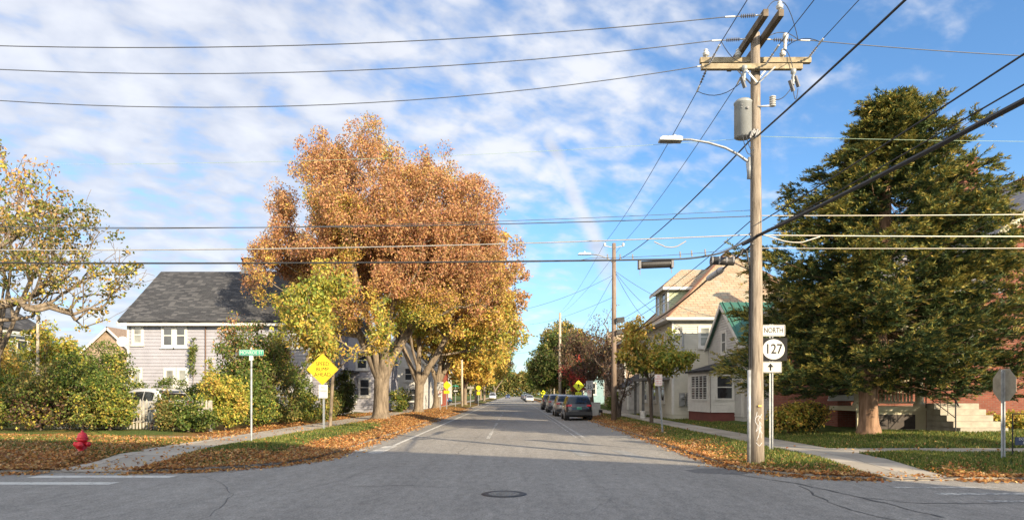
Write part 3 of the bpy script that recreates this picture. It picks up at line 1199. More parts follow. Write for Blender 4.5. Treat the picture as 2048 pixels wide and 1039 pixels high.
# ---- cedar
def cedar():
    g = np.random.default_rng(91)
    bx, by = 11.9, 22.9
    bz = hgt(bx, by)
    H = 11.5
    root = thing('cedar_tree', 'large dark green cedar with drooping sprays and a bare lower trunk on the right lawn', 'tree', (bx, by, bz))
    nodes = [np.array((bx, by, bz)), np.array((bx - .02, by, bz + 1.6))]
    par = [-1, 0]
    trunk = [1]
    for k in range(1, 15):
        z = bz + 1.6 + (H - 1.6) * k / 14
        nodes.append(np.array((bx + 0.12 * math.sin(k * .9) + 0.75 * ((z - bz) / H) ** 1.3, by + 0.1 * math.cos(k * 1.3), z)))
        par.append(trunk[-1])
        trunk.append(len(nodes) - 1)
    spr_p, spr_d, spr_t = [], [], []
    nb = 380
    for b in range(nb):
        t = (b + 0.5) / nb
        if g.random() < 0.16:
            continue
        z = bz + 1.9 + (H - 2.2) * t ** 0.95
        rel = (z - bz) / H
        prof = np.interp(rel, [0.14, 0.2, 0.30, 0.45, 0.58, 0.72, 0.80, 0.9, 0.97, 1.0], [3.6, 5.1, 5.4, 4.5, 3.5, 2.5, 1.8, 0.9, 0.4, 0.15])
        a = b * 2.399963 + g.uniform(-.35, .35)
        lob = 0.66 + 0.68 * vnoise(np.array([[math.cos(a) * 1.6 + 5, math.sin(a) * 1.6, rel * 6]]))[0]
        L = prof * lob * g.uniform(0.52, 1.14)
        if rel < 0.3 and math.sin(a) < -0.2 and abs(math.cos(a)) < 0.55 and rel < 0.2:
            L *= 0.5
        L *= 1 + 0.19 * math.cos(a)
        if math.sin(a) < 0:
            L *= 0.86
        d = np.array((math.cos(a), math.sin(a), 0.0))
        rise = np.interp(rel, [0.1, 0.35, 0.7, 1.0], [-0.16, -0.02, 0.13, 0.40])
        i0 = trunk[min(len(trunk) - 1, max(0, int(round((z - bz - 1.6) / (H - 1.6) * 14))))]
        q0 = nodes[i0].copy()
        prev = i0
        n = max(3, int(L / 0.55))
        for k in range(1, n + 1):
            s = k / n
            p = np.array((q0[0], q0[1], z - 0.25)) + d * L * s
            p[2] += rise * L * s - 0.10 * L * s * (1 - s) * 2 + 0.10 * L * s * s
            p += g.normal(size=3) * 0.05
            nodes.append(p)
            par.append(prev)
            prev = len(nodes) - 1
            if s > 0.28:
                m = int(6 + 6 * s)
                for _ in range(m):
                    side = np.array((-d[1], d[0], 0)) * g.uniform(-1, 1)
                    dd = d * g.uniform(0.3, 1.0) + side * 0.9 + np.array((0, 0, g.uniform(-.22, .50)))
                    dd /= np.linalg.norm(dd)
                    ln = g.uniform(0.30, 0.75) * (0.7 + 0.4 * (1 - rel))
                    spr_p.append(p + g.normal(size=3) * np.array((.12, .12, .10)))
                    spr_d.append(dd * ln)
                    spr_t.append(s)
    v, f = skeleton_mesh(np.array(nodes), np.array(par), 0.30, 0.013, g, flare=1.5, expo=2.0)
    mesh_obj('trunk', v, f, M_BARKR, root, True)
    sp, sd, st = np.array(spr_p), np.array(spr_d), np.array(spr_t)
    # each spray: a feather of fine twiglets along its axis
    per = 48
    N = len(sp)
    idx = np.repeat(np.arange(N), per)
    s = g.random(len(idx)) ** 0.8
    ax = sd[idx]
    L = np.linalg.norm(ax, axis=1)[:, None]
    u = ax / L
    side = np.cross(u, np.array((0, 0, 1.0))) + 1e-6
    side /= np.linalg.norm(side, axis=1)[:, None]
    sg = g.choice([-1, 1], len(idx))[:, None]
    dirs = u * g.uniform(0.7, 1.2, (len(idx), 1)) + side * sg * g.uniform(0.2, 1.0, (len(idx), 1)) + g.normal(size=(len(idx), 3)) * 0.30
    dirs[:, 2] += 0.14
    pos = sp[idx] + ax * s[:, None]
    pos[:, 2] -= 0.15 * (s * L[:, 0]) ** 2
    pos += g.normal(size=pos.shape) * .02
    vv, ff = cards(pos, 0.145, 0.030, g, 1.2, 0, dirs)
    o = mesh_obj('crown', vv, ff, M_NEEDLE, root, uv=False)
    tip = (s * 0.55 + st[idx] * 0.6 + 0.35 * (fbm(sp[idx] * 0.8, 2) - 0.4) + g.normal(size=len(idx)) * .12) > 0.94
    rel = (pos[:, 2] - bz) / H
    c = pick('cedar', len(idx), g)
    ct = pick('cedartip', len(idx), g)
    c[tip] = ct[tip]
    face_tone(o, c)


cedar()

# ---- trees and shrubs on the right, down the street
tree('yard_tree', 'small round yard tree turning yellow beside the no parking sign', 'tree',
     (6.85, 34, hgt(6.85, 34)), (6.8, 34, 1.9),
     [(6.9, 34, 3.9, 1.75, 1.6, 1.3), (6.2, 34, 4.6, 1.1, 1.1, .9), (7.9, 34, 3.5, 1.1, 1.2, .9), (5.9, 34, 3.2, .9, .9, .8)],
     0.085, 51, clumps=230, per=42, cr=0.34, leaf=(0.17, 0.10), tone=tone_mix(('yellowgreen', lambda p: .6 + 0 * p[:, 0]), ('gold', lambda p: .2 + .7 * smooth(3.2, 5, p[:, 2])), ('green', lambda p: .35 * smooth(4.4, 3.2, p[:, 2])), ('orange', lambda p: .25 * smooth(4.2, 5, p[:, 2]))), stems=3, hole=0.42, bark=M_BARKD)
tree('bare_shrub', 'tall bare multi-stemmed shrub just behind the second utility pole', 'shrub',
     (6.6, 43, hgt(6.6, 43)), (6.6, 43, .5),
     [(6.7, 43, 3.2, 1.5, 1.3, 2.2), (5.6, 44, 5.2, 1.6, 1.5, 1.6)],
     0.16, 55, clumps=200, per=10, cr=0.35, leaf=(0.14, 0.09), tone=tone_mix(('plum', .8), ('olive', .3)), stems=8, hole=0.25, bark=M_BARKD, twig=0.012)
tree('shade_tree', 'dark plum brown tree behind the second utility pole, half bare', 'tree',
     (7.6, 66, .2), (7.4, 66, 2.6), [(7.4, 66, 5.4, 2.8, 2.6, 2.4), (5.6, 66, 6.4, 2.0, 2, 1.6)],
     0.2, 57, clumps=220, per=15, cr=0.6, leaf=(0.24, 0.15), tone=tone_mix(('plum', .8), ('olive', .3)), stems=4, hole=0.42, bark=M_BARKD)
tree('shade_tree', 'small crimson tree behind the yellow pedestrian crossing sign', 'tree',
     (6.4, 74, .2), (6.4, 74, 1.5), [(6.4, 74, 4.0, 1.6, 1.5, 2.2), (7.0, 74, 2.8, 1.2, 1.2, 1.4)],
     0.1, 58, clumps=150, per=15, cr=0.42, leaf=(0.22, 0.13), tone=tone_mix(('red', .9), ('plum', .25)), stems=3, hole=0.42, bark=M_BARKD)
tree('shade_tree', 'big dark green tree with rusty top behind the pale wooden pole on the right', 'tree',
     (7.4, 100, .2), (7.2, 100, 2.2), [(6.6, 100, 6.4, 4.4, 4.2, 4.4), (9.2, 100, 7.2, 3.6, 3.4, 4.0), (4.4, 99, 5.0, 2.4, 2.4, 3.4)],
     0.34, 60, clumps=520, per=60, cr=0.8, leaf=(0.34, 0.2), tone=tone_mix(('darkgreen', .6), ('green', .3), ('olive', lambda p: .1 + .7 * smooth(7, 10, p[:, 2]))), stems=4, hole=0.3, bark=M_BARKD)
tree('shade_tree', 'dark leafy tree between the crimson tree and the teal house', 'tree',
     (9.6, 86, .2), (9.4, 86, 2.2), [(9.2, 86, 5.2, 3.2, 3, 3.2), (7.4, 86, 7.0, 2.2, 2.2, 2.4)],
     0.26, 61, clumps=260, per=26, cr=0.7, leaf=(0.3, 0.18), tone=tone_mix(('darkgreen', .5), ('plum', .4), ('olive', .2)), stems=4, hole=0.36, bark=M_BARKD)
tree('shade_tree', 'rusty olive tree rising behind the pale wooden pole on the right', 'tree',
     (9.6, 128, .2), (9.4, 128, 3), [(9.2, 128, 11.0, 4.4, 4, 4.4), (6.6, 128, 7, 3, 3, 3)],
     0.34, 62, clumps=300, per=50, cr=1.0, leaf=(0.42, 0.25), tone=tone_mix(('olive', .7), ('gold', .3), ('darkgreen', .3)), stems=4, hole=0.34, bark=M_BARKD)
tree('shade_tree', 'pale green tree at the far right end of the street', 'tree',
     (7.2, 165, .2), (7.2, 165, 3), [(6.8, 165, 6.6, 4.4, 4, 4.2)],
     0.34, 63, clumps=240, per=46, cr=1.1, leaf=(0.46, 0.27), tone=tone_mix(('yellowgreen', .5), ('green', .6)), stems=4, hole=0.3)
tree('shade_tree', 'leafless pale tree rising behind the tan roofed houses', 'tree',
     (12.2, 84, .2), (12.2, 84, 4), [(12.2, 84, 9.6, 2.6, 2.4, 3.6)],
     0.18, 64, clumps=130, per=1, cr=0.3, leaf=(0.2, 0.12), tone=tone_mix(('olive', 1.0)), stems=4, hole=0.2, twig=0.012)
tree('shade_tree', 'leafless tree tops showing over the slate roof at the right edge', 'tree',
     (38, 50, .2), (38, 50, 5), [(38, 50, 13.0, 4.5, 4, 4.2)],
     0.3, 65, clumps=200, per=1, cr=0.3, leaf=(0.2, 0.12), tone=tone_mix(('olive', 1.0)), stems=5, hole=0.2, twig=0.014)

# shrubs: the overgrown hedge round the left corner house
HEDGE = [
    # x, y, rx, ry, top, palette mix, label
    (-19.6, 25.6, 1.7, 1.1, 2.4, 'mix1', 'dark leafy shrub at the far left end of the overgrown hedge'),
    (-17.6, 25.4, 1.6, 1.1, 2.5, 'mix2', 'rust tipped shrub in the hedge, left of the red hydrant'),
    (-15.9, 25.2, 1.5, 1.1, 2.7, 'mix1', 'bushy green shrub in the hedge right behind the red hydrant'),
    (-14.9, 25.2, 0.9, 1.0, 2.0, 'mix3', 'yellow flecked shrub in the hedge, right of the red hydrant'),
    (-13.4, 25.2, 1.1, 0.5, 1.15, 'mix2', 'low thin shrub in front of the picket fence and white car'),
    (-12.1, 25.4, 0.9, 0.6, 1.2, 'mix1', 'low green shrub at the right end of the picket fence'),
    (-11.6, 27.4, 1.1, 1.2, 2.9, 'gold', 'bright yellow green shrub just right of the picket fence'),
    (-11.2, 29.6, 1.0, 1.4, 2.3, 'mix3', 'green shrub behind the green street name sign'),
    (-11.0, 32.0, 1.0, 1.5, 2.5, 'mix2', 'brown tinged shrub between street name sign and warning sign'),
    (-11.0, 34.6, 1.1, 1.6, 2.4, 'mix3', 'sunlit green shrub directly behind the yellow warning sign'),
    (-10.8, 37.6, 0.9, 1.5, 2.6, 'mix1', 'dark green shrub beside the young tree by the porch'),
]
MIX = {
    'mix1': tone_mix(('green', .7), ('yellowgreen', .15), ('olive', .5)),
    'mix2': tone_mix(('olive', .8), ('green', .3), ('plum', .4), ('yellowgreen', .1)),
    'mix3': tone_mix(('green', .6), ('yellowgreen', .3), ('olive', .4)),
    'gold': tone_mix(('yellowgreen', .6), ('gold', .3), ('green', .3)),
}
for k, (x, y, rx, ry, h, mx, lab) in enumerate(HEDGE):
    z0 = hgt(x, y)
    tree('hedge_shrub', lab, 'shrub', (x, y, z0), (x, y, z0 + .2), [(x, y, z0 + h * .45, rx, ry, h * .5), (x + .3, y - .2, z0 + h * .3, rx * .9, ry, h * .32), (x - .2, y, z0 + h * .75, rx * .7, ry * .7, h * .34), (x + rx * .4, y, z0 + h * .95, .25, .25, h * .32), (x - rx * .5, y, z0 + h * .9, .22, .22, h * .34)],
         0.05, 100 + k, clumps=int(170 * h / 2), per=34, cr=0.25, leaf=(0.11, 0.065), tone=MIX[mx], bark=M_BARKD, stems=6, hole=0.40, lump=0.85, droop=0.1, twig=0.006,
         group='overgrown hedge along the left corner lot')
# taller growth behind the hedge
tree('garden_tree', 'olive bushy garden tree in front of the grey house, behind the street name sign', 'tree',
     (-12.6, 32, .3), (-12.6, 32, 1.2), [(-12.6, 32, 3.6, 1.5, 1.4, 2.0), (-12.2, 32, 2.4, 1.6, 1.5, 1.6)],
     0.09, 121, clumps=260, per=60, cr=0.36, leaf=(0.12, 0.07), tone=tone_mix(('olive', .6), ('green', .4), ('orange', .12)), stems=5, hole=0.28, lump=0.6)
tree('garden_tree', 'loose garden tree against the grey house between the two signs on the left', 'tree',
     (-11.9, 36.5, .3), (-11.9, 36.5, 1.4), [(-11.8, 36.5, 3.8, 1.7, 1.4, 1.9), (-10.9, 36.4, 5.0, 1.3, 1.2, 1.3)],
     0.09, 123, clumps=240, per=40, cr=0.40, leaf=(0.14, 0.08), tone=tone_mix(('olive', .4), ('yellowgreen', .4), ('plum', .3), ('green', .2)), stems=5, hole=0.38, lump=0.6)
tree('garden_tree', 'small bright yellow tree in front of the pale blue house at the left', 'tree',
     (-19.4, 28.4, .3), (-19.4, 28.4, 1.2), [(-19.3, 28.4, 3.6, 1.2, 1.1, 1.3), (-19.0, 28.4, 2.6, 1.3, 1.1, 1.2)],
     0.06, 124, clumps=130, per=30, cr=0.34, leaf=(0.14, 0.09), tone=tone_mix(('gold', .6), ('yellowgreen', .5)), stems=4, hole=0.38)
for k_, (x_, y_, h_, pal_, lab_) in enumerate(((-22.4, 30.5, 4.6, 'gold', 'yellow leaved garden tree rising behind the hedge, right of the blue house'), (-25.5, 33.5, 5.0, 'olive', 'olive brown garden tree beside the pale blue house'), (-21.9, 36.0, 4.9, 'green', 'green garden tree at the left corner of the grey house'))):
    tree('garden_tree', lab_, 'tree', (x_, y_, .3), (x_, y_, 1.3), [(x_, y_, h_ * .62, 1.5, 1.3, h_ * .36), (x_ + .8, y_, h_ * .5, 1.2, 1.1, h_ * .28)],
         0.08, 140 + k_, clumps=220, per=34, cr=0.36, leaf=(0.13, 0.08), tone=tone_mix((pal_, .8), ('yellowgreen', .35), ('olive', .2)), stems=4, hole=0.42, lump=0.6)
tree('hedge_shrub', 'clipped green hedge row behind the white car, in front of the grey house', 'shrub', (-18.3, 37.4, .3), (-18.3, 37.4, .5),
     [(-20.6, 37.4, 1.3, 1.3, .7, 1.2), (-18.8, 37.4, 1.35, 1.4, .7, 1.25), (-17.0, 37.4, 1.3, 1.4, .7, 1.2), (-15.2, 37.4, 1.4, 1.2, .7, 1.3)],
     0.05, 170, clumps=420, per=44, cr=0.28, leaf=(0.11, 0.065), tone=tone_mix(('green', .9), ('yellowgreen', .2)), bark=M_BARKD, stems=6, hole=0.12, lump=0.25, twig=0.006)
tree('climbing_vine', 'thin green vine climbing the siding between the windows of the grey house', 'vine',
     (-18.75, 39.75, .3), (-18.75, 39.8, 1.0), [(-18.75, 39.78, 3.0, .22, .12, 2.0), (-18.7, 39.78, 4.2, .2, .12, 1.0)],
     0.015, 126, clumps=50, per=14, cr=0.16, leaf=(0.12, 0.08), tone=MIX['mix1'], stems=1, hole=0.2, twig=0.006)
tree('garden_bush', 'yellow leaved bush under the cedar, left of its trunk', 'shrub',
     (9.9, 24.6, .3), (9.9, 24.6, .5), [(9.8, 24.6, 1.1, 1.5, 1.0, .9), (10.7, 24.8, 1.2, .9, .8, .9), (8.9, 25, .9, 1.0, .8, .7)],
     0.05, 127, clumps=240, per=36, cr=0.24, leaf=(0.11, 0.07), tone=tone_mix(('yellowgreen', .4), ('gold', .25), ('darkgreen', .5)), bark=M_BARKD, stems=6, hole=0.36)
tree('garden_bush', 'low ivy bush against the brick wall right of the concrete steps', 'shrub',
     (17.6, 25.2, .3), (17.6, 25.2, .4), [(17.5, 25.2, .6, .9, .6, .5), (18.6, 25.4, .6, .8, .6, .5)],
     0.03, 128, clumps=90, per=34, cr=0.2, leaf=(0.10, 0.07), tone=tone_mix(('green', .5), ('yellowgreen', .3), ('gold', .2)), bark=M_BARKD, stems=6, hole=0.3)
tree('garden_bush', 'small dark bush at the base of the white gabled house on the left', 'shrub',
     (-9.3, 56, .2), (-9.3, 56, .5), [(-9.3, 56, 1.2, .8, .8, 1.0)], 0.05, 129, clumps=70, per=40, cr=0.3, leaf=(0.14, 0.09), tone=MIX['mix1'], bark=M_BARKD, stems=5, hole=0.25)
tree('garden_bush', 'dense dark evergreen bush beside the porch steps on the left', 'shrub',
     (-10.9, 43.5, .3), (-10.9, 43.5, .5), [(-10.9, 43.5, 1.6, .8, .9, 1.5), (-11.0, 43.5, 2.6, .6, .7, .9)], 0.06, 130, clumps=130, per=70, cr=0.3, leaf=(0.12, 0.06), tone=tone_mix(('darkgreen', 1.0), ('green', .2)), bark=M_BARKD, stems=5, hole=0.2)
tree('garden_bush', 'low green bush in the front garden past the second utility pole', 'shrub',
     (9.4, 60, .2), (9.4, 60, .4), [(9.2, 60, 1.0, 1.3, 1.1, .9)], 0.05, 131, clumps=90, per=40, cr=0.34, leaf=(0.15, 0.09), tone=MIX['mix1'], bark=M_BARKD, stems=5, hole=0.25)
# distant woods closing the view
g = np.random.default_rng(55)
pos, tn = [], []
for (x0, x1, y, h, pal, cnt) in ((-70, -13, 125, 10, 'olive', 24000), (13, 80, 150, 10, 'olive', 24000), (-110, -40, 95, 8, 'olive', 9000), (-60, 60, 400, 18, 'olive', 40000), (30, 110, 90, 9, 'plum', 4000)):
    x = g.uniform(x0, x1, cnt)
    top = h * (0.45 + 0.75 * fbm(np.column_stack([x * 0.16, np.full(cnt, y), np.zeros(cnt)]), 3))
    pos.append(np.column_stack([x, y + g.normal(size=cnt) * 3, top * g.random(cnt) ** 0.6]))
    tn.append(pick(pal, cnt, g))
pos, tn = np.concatenate(pos), np.concatenate(tn)
vv, ff = cards(pos, 1.3, 0.9, g, 0.3)
o = mesh_obj('far_woods', vv, ff, M_LEAF, uv=False)
face_tone(o, tn)
tag(o, 'distant line of autumn woods behind the houses', 'woods', kind='stuff')


# ---- fallen leaves and grass
def scatter(left, n, ymax, g):
    K, C = (KL, CL) if left else (KR, CR)
    y = C + (ymax - C) * g.random(n) ** 1.9
    wide = 6.5 if left else 6.0
    x = K + (-1 if left else 1) * (g.random(n) ** 1.25 * wide - 0.45)
    k2 = int(n * .45)
    x[:k2] = K + (-1 if left else 1) * g.uniform(0, 14, k2)
    y[:k2] = C - 0.45 + g.random(k2) ** 1.4 * 8
    return x, y


def leaves(left, n, ymax, seed):
    g = np.random.default_rng(seed)
    x, y = scatter(left, n, ymax, g)
    d = inset(x, y, left)
    l = litter(x, y, left)
    wx = WL if left else WR
    onp = (x > wx[0]) & (x < wx[1])
    keep = g.random(n) < np.clip(l * 1.6, 0.05, 1) * np.where(onp, 0.07, 1.0)
    keep &= d > -0.45
    keep &= (d > -0.05) | (g.random(n) < np.exp(np.clip(d, -1, 0) * (4 if left else 6)))
    x, y, d = x[keep], y[keep], d[keep]
    # drifts caught along the kerb
    K, C, r = (KL, CL, RL) if left else (KR, CR, RR)
    m = 26000 if left else 15000
    s = g.random(m)
    dd = g.normal(size=m) * (.26 if left else .18) + .08
    sg = -1 if left else 1
    a1 = np.where(s < .55, K + sg * dd, K + sg * (r + g.random(m) ** 1.3 * 11))
    b1 = np.where(s < .55, C + r + g.random(m) ** 1.7 * 50, C + dd)
    arc = s > .88
    th = g.random(m) * math.pi / 2
    a1 = np.where(arc, K + sg * (r - (r - dd) * np.cos(th)), a1)
    b1 = np.where(arc, C + r - (r - dd) * np.sin(th), b1)
    pt = fbm(np.column_stack([a1 * .7, b1 * .7, np.full(m, 9.)]), 2)
    ok = (g.random(m) < np.clip((pt - .25) * 2.6, .05, 1)) & (dd < .9) & ~((a1 > wx[0]) & (a1 < wx[1]) & (g.random(m) < .93))
    x, y, d = np.concatenate([x, a1[ok]]), np.concatenate([y, b1[ok]]), np.concatenate([d, dd[ok]])
    z = np.where(d > 0.14, height(x, y, left) + 0.02, np.where(d > -0.02, 0.08, 0.006))
    z = z + g.random(len(x)) * 0.02
    pos = np.column_stack([x, y, z])
    dirs = np.column_stack([g.normal(size=len(x)), g.normal(size=len(x)), g.normal(size=len(x)) * .25 + .15])
    vv, ff = cards(pos, 0.078, 0.054, g, 1.6, 0, dirs)
    o = mesh_obj('fallen_leaves', vv, ff, M_LEAF, uv=False)
    face_tone(o, pick('litter', len(x), g))
    tag(o, 'fallen brown and orange leaves on the ' + ('left' if left else 'right') + ' verge', 'fallen leaves', kind='stuff')


def grass(left, n, ymax, seed):
    g = np.random.default_rng(seed)
    x, y = scatter(left, n, ymax, g)
    if not left:
        k = int(n * .5)
        x[:k] = g.uniform(8.8, 22, k)
        y[:k] = CR + .2 + g.random(k) ** 1.3 * 10
    d = inset(x, y, left)
    l = litter(x, y, left)
    wx = WL if left else WR
    onp = (x > wx[0]) & (x < wx[1])
    wy = (22.6, 24.0) if left else (17.4, 19.0)
    onp |= (y > wy[0]) & (y < wy[1]) & ((x < wx[0]) if left else (x > wx[1]))
    keep = (d > 0.2) & ~onp & (g.random(n) < np.clip(1.05 - 1.9 * l, 0.02, 1))
    x, y = x[keep], y[keep]
    pos = np.column_stack([x, y, height(x, y, left) - 0.005])
    dirs = np.column_stack([g.normal(size=len(x)) * .35, g.normal(size=len(x)) * .35, np.ones(len(x))])
    vv, ff = cards(pos, 0.085, 0.022, g, 0, 0, dirs)
    o = mesh_obj('grass', vv, ff, M_LEAF, uv=False)
    c = pick('green', len(x), g) * np.array([1.0, .95, 0.9])
    dry = g.random(len(x)) < 0.18
    c[dry] = pick('olive', int(dry.sum()), g) * 1.4
    face_tone(o, np.clip(c, 0, 1))
    tag(o, 'short grass growing on the ' + ('left' if left else 'right') + ' verge', 'grass', kind='stuff')


leaves(True, 90000, 75, 201)
leaves(False, 56000, 60, 202)
grass(True, 90000, 60, 203)
grass(False, 130000, 50, 204)

# ------------------------------------------------------------------ houses
M_WHITE = plain('white_trim', (0.50, 0.495, 0.475), 0.6, 0, 0.08, 3)
M_SIDG = plain('grey_white_siding', (0.265, 0.265, 0.305), 0.65, 0, 0.07, 2, 0.05)
M_SIDW = plain('cream_siding', (0.43, 0.415, 0.36), 0.65, 0, 0.08, 2, 0.05)
M_SIDGR = plain('pale_green_siding', (0.36, 0.40, 0.26), 0.65, 0, 0.08, 2)
M_SIDB = plain('teal_siding', (0.19, 0.30, 0.325), 0.65, 0, 0.08, 2)
M_SIDP = plain('pale_blue_siding', (0.38, 0.44, 0.50), 0.65, 0, 0.08, 2)
M_SIDD = plain('weathered_grey_siding', (0.34, 0.33, 0.32), 0.75, 0, 0.14, 3)
M_SIDT = plain('brown_siding', (0.27, 0.20, 0.14), 0.75, 0, 0.14, 3)
M_SHING = brick_mat('dark_shingles', (0.034, 0.036, 0.042), (0.055, 0.057, 0.063), (0.02, 0.02, 0.023), 0.32, 0.14, 0.008, 0.95, (0.11, 0.11, 0.115), 0.5)
M_SLATE = brick_mat('tan_slate', (0.33, 0.235, 0.155), (0.40, 0.30, 0.21), (0.16, 0.11, 0.08), 0.42, 0.27, 0.014, 0.85, (0.27, 0.29, 0.23), 0.6)
M_SLATEG = brick_mat('grey_slate', (0.21, 0.21, 0.23), (0.28, 0.27, 0.29), (0.10, 0.10, 0.11), 0.42, 0.27, 0.014, 0.7, (0.34, 0.32, 0.32), 0.6)
M_BRICK = brick_mat('red_brick', (0.17, 0.05, 0.032), (0.24, 0.075, 0.045), (0.17, 0.12, 0.095), 0.21, 0.075, 0.009, 0.9, (0.16, 0.05, 0.035), 0.4)
M_GREENR = plain('green_metal_roof', (0.05, 0.14, 0.105), 0.45, 0.1, 0.1, 3)
M_REDP = plain('red_painted_wall', (0.27, 0.07, 0.045), 0.7, 0, 0.1, 3)
M_MAROON = plain('maroon_base', (0.12, 0.035, 0.03), 0.8, 0, 0.15, 3)
M_GLASS = glass_mat()
M_GLASSL = glass_mat('blind_behind_glass', (0.22, 0.23, 0.22))
M_CREAM = plain('cream_paint', (0.46, 0.41, 0.28), 0.65, 0, 0.08, 3)
M_DARKLAT = plain('dark_lattice', (0.05, 0.04, 0.035), 0.8, 0, 0.2, 6)
M_STEP = plain('concrete_step', (0.33, 0.30, 0.245), 0.9, 0, 0.14, 4, 0.3)
M_BLACK = plain('black_iron', (0.02, 0.02, 0.022), 0.5, 0.3, 0.2, 8)
M_GALV = plain('galvanized_steel', (0.30, 0.315, 0.33), 0.5, 0.4, 0.18, 9)
M_PIPE = plain('brown_pipe', (0.12, 0.07, 0.05), 0.7, 0, 0.2, 6)


def siding(mb, o, u, n, prof, z0, z1, pitch=0.14, lip=0.034):
    """lapped boards: o = wall corner on the ground, u along the wall, n outward, prof(z) -> (u0, u1)"""
    o, u, n = Vector(o), Vector(u), Vector(n)
    k = max(1, int(round((z1 - z0) / pitch)))
    for i in range(k):
        za, zb = z0 + (z1 - z0) * i / k, z0 + (z1 - z0) * (i + 1) / k
        a0, a1 = prof(za)
        b0, b1 = prof(zb)
        up = Vector((0, 0, 1))
        p = [o + u * a0 + n * lip + up * za, o + u * a1 + n * lip + up * za, o + u * b1 + n * 0.003 + up * zb, o + u * b0 + n * 0.003 + up * zb]
        q = [o + u * a0 + n * 0.0 + up * za, o + u * a1 + up * za]
        flip = u.cross(up).dot(n) < 0
        f = [(0, 1, 2, 3), (4, 5, 1, 0)]
        if flip:
            f = [x[::-1] for x in f]
        mb.add(p + q, f)


def window(house, c, u, n, w, h, glass=None, cols=1, sash=True, trim=0.11, sill=True, label=None):
    """c = centre of the opening on the wall plane"""
    c, u, n = Vector(c), Vector(u).normalized(), Vector(n).normalized()
    up = Vector((0, 0, 1))
    pm = MB().obox(c + n * 0.032, u * w / 2, up * h / 2, n * 0.006)
    pane = pm.build('window', glass or M_GLASS, house)
    if label:
        pane['label'] = label
    m = MB()
    for s in (-1, 1):
        m.obox(c + u * s * (w / 2 + trim / 2) + n * 0.035, u * trim / 2, up * (h / 2 + trim), n * 0.03)
        m.obox(c + up * s * (h / 2 + trim / 2) + n * 0.033, u * w / 2, up * trim / 2, n * 0.028)
    if sash:
        m.obox(c + n * 0.044, u * w / 2, up * 0.03, n * 0.012)
        for s in (-1, 1):
            m.obox(c + u * s * (w / 2 - 0.025) + n * 0.042, u * 0.025, up * h / 2, n * 0.010)
            m.obox(c + up * s * (h / 2 - 0.03) + n * 0.041, u * (w / 2 - .05), up * 0.03, n * 0.009)
    for k in range(1, cols):
        m.obox(c + u * (-w / 2 + w * k / cols) + n * 0.045, u * 0.03, up * h / 2, n * 0.015)
    m.build('window_frame', M_WHITE, pane)
    if sill:
        MB().obox(c - up * (h / 2 + trim + 0.03) + n * 0.06, u * (w / 2 + trim + 0.04), up * 0.028, n * 0.06).build('sill', M_WHITE, pane)
    return pane


def roof_slab(mb, a, b, c, d, th=0.14):
    """a roof plane with thickness; a-b along the eave, d-c along the ridge"""
    a, b, c, d = map(Vector, (a, b, c, d))
    n = (b - a).cross(d - a).normalized()
    if n.z < 0:
        n = -n
    lo = [p - n * th for p in (a, b, c, d)]
    f = [(0, 1, 2, 3), (7, 6, 5, 4), (0, 4, 5, 1), (1, 5, 6, 2), (2, 6, 7, 3), (3, 7, 4, 0)]
    if (b - a).cross(d - a).z < 0:
        f = [x[::-1] for x in f]
    mb.add([a, b, c, d] + lo, f)


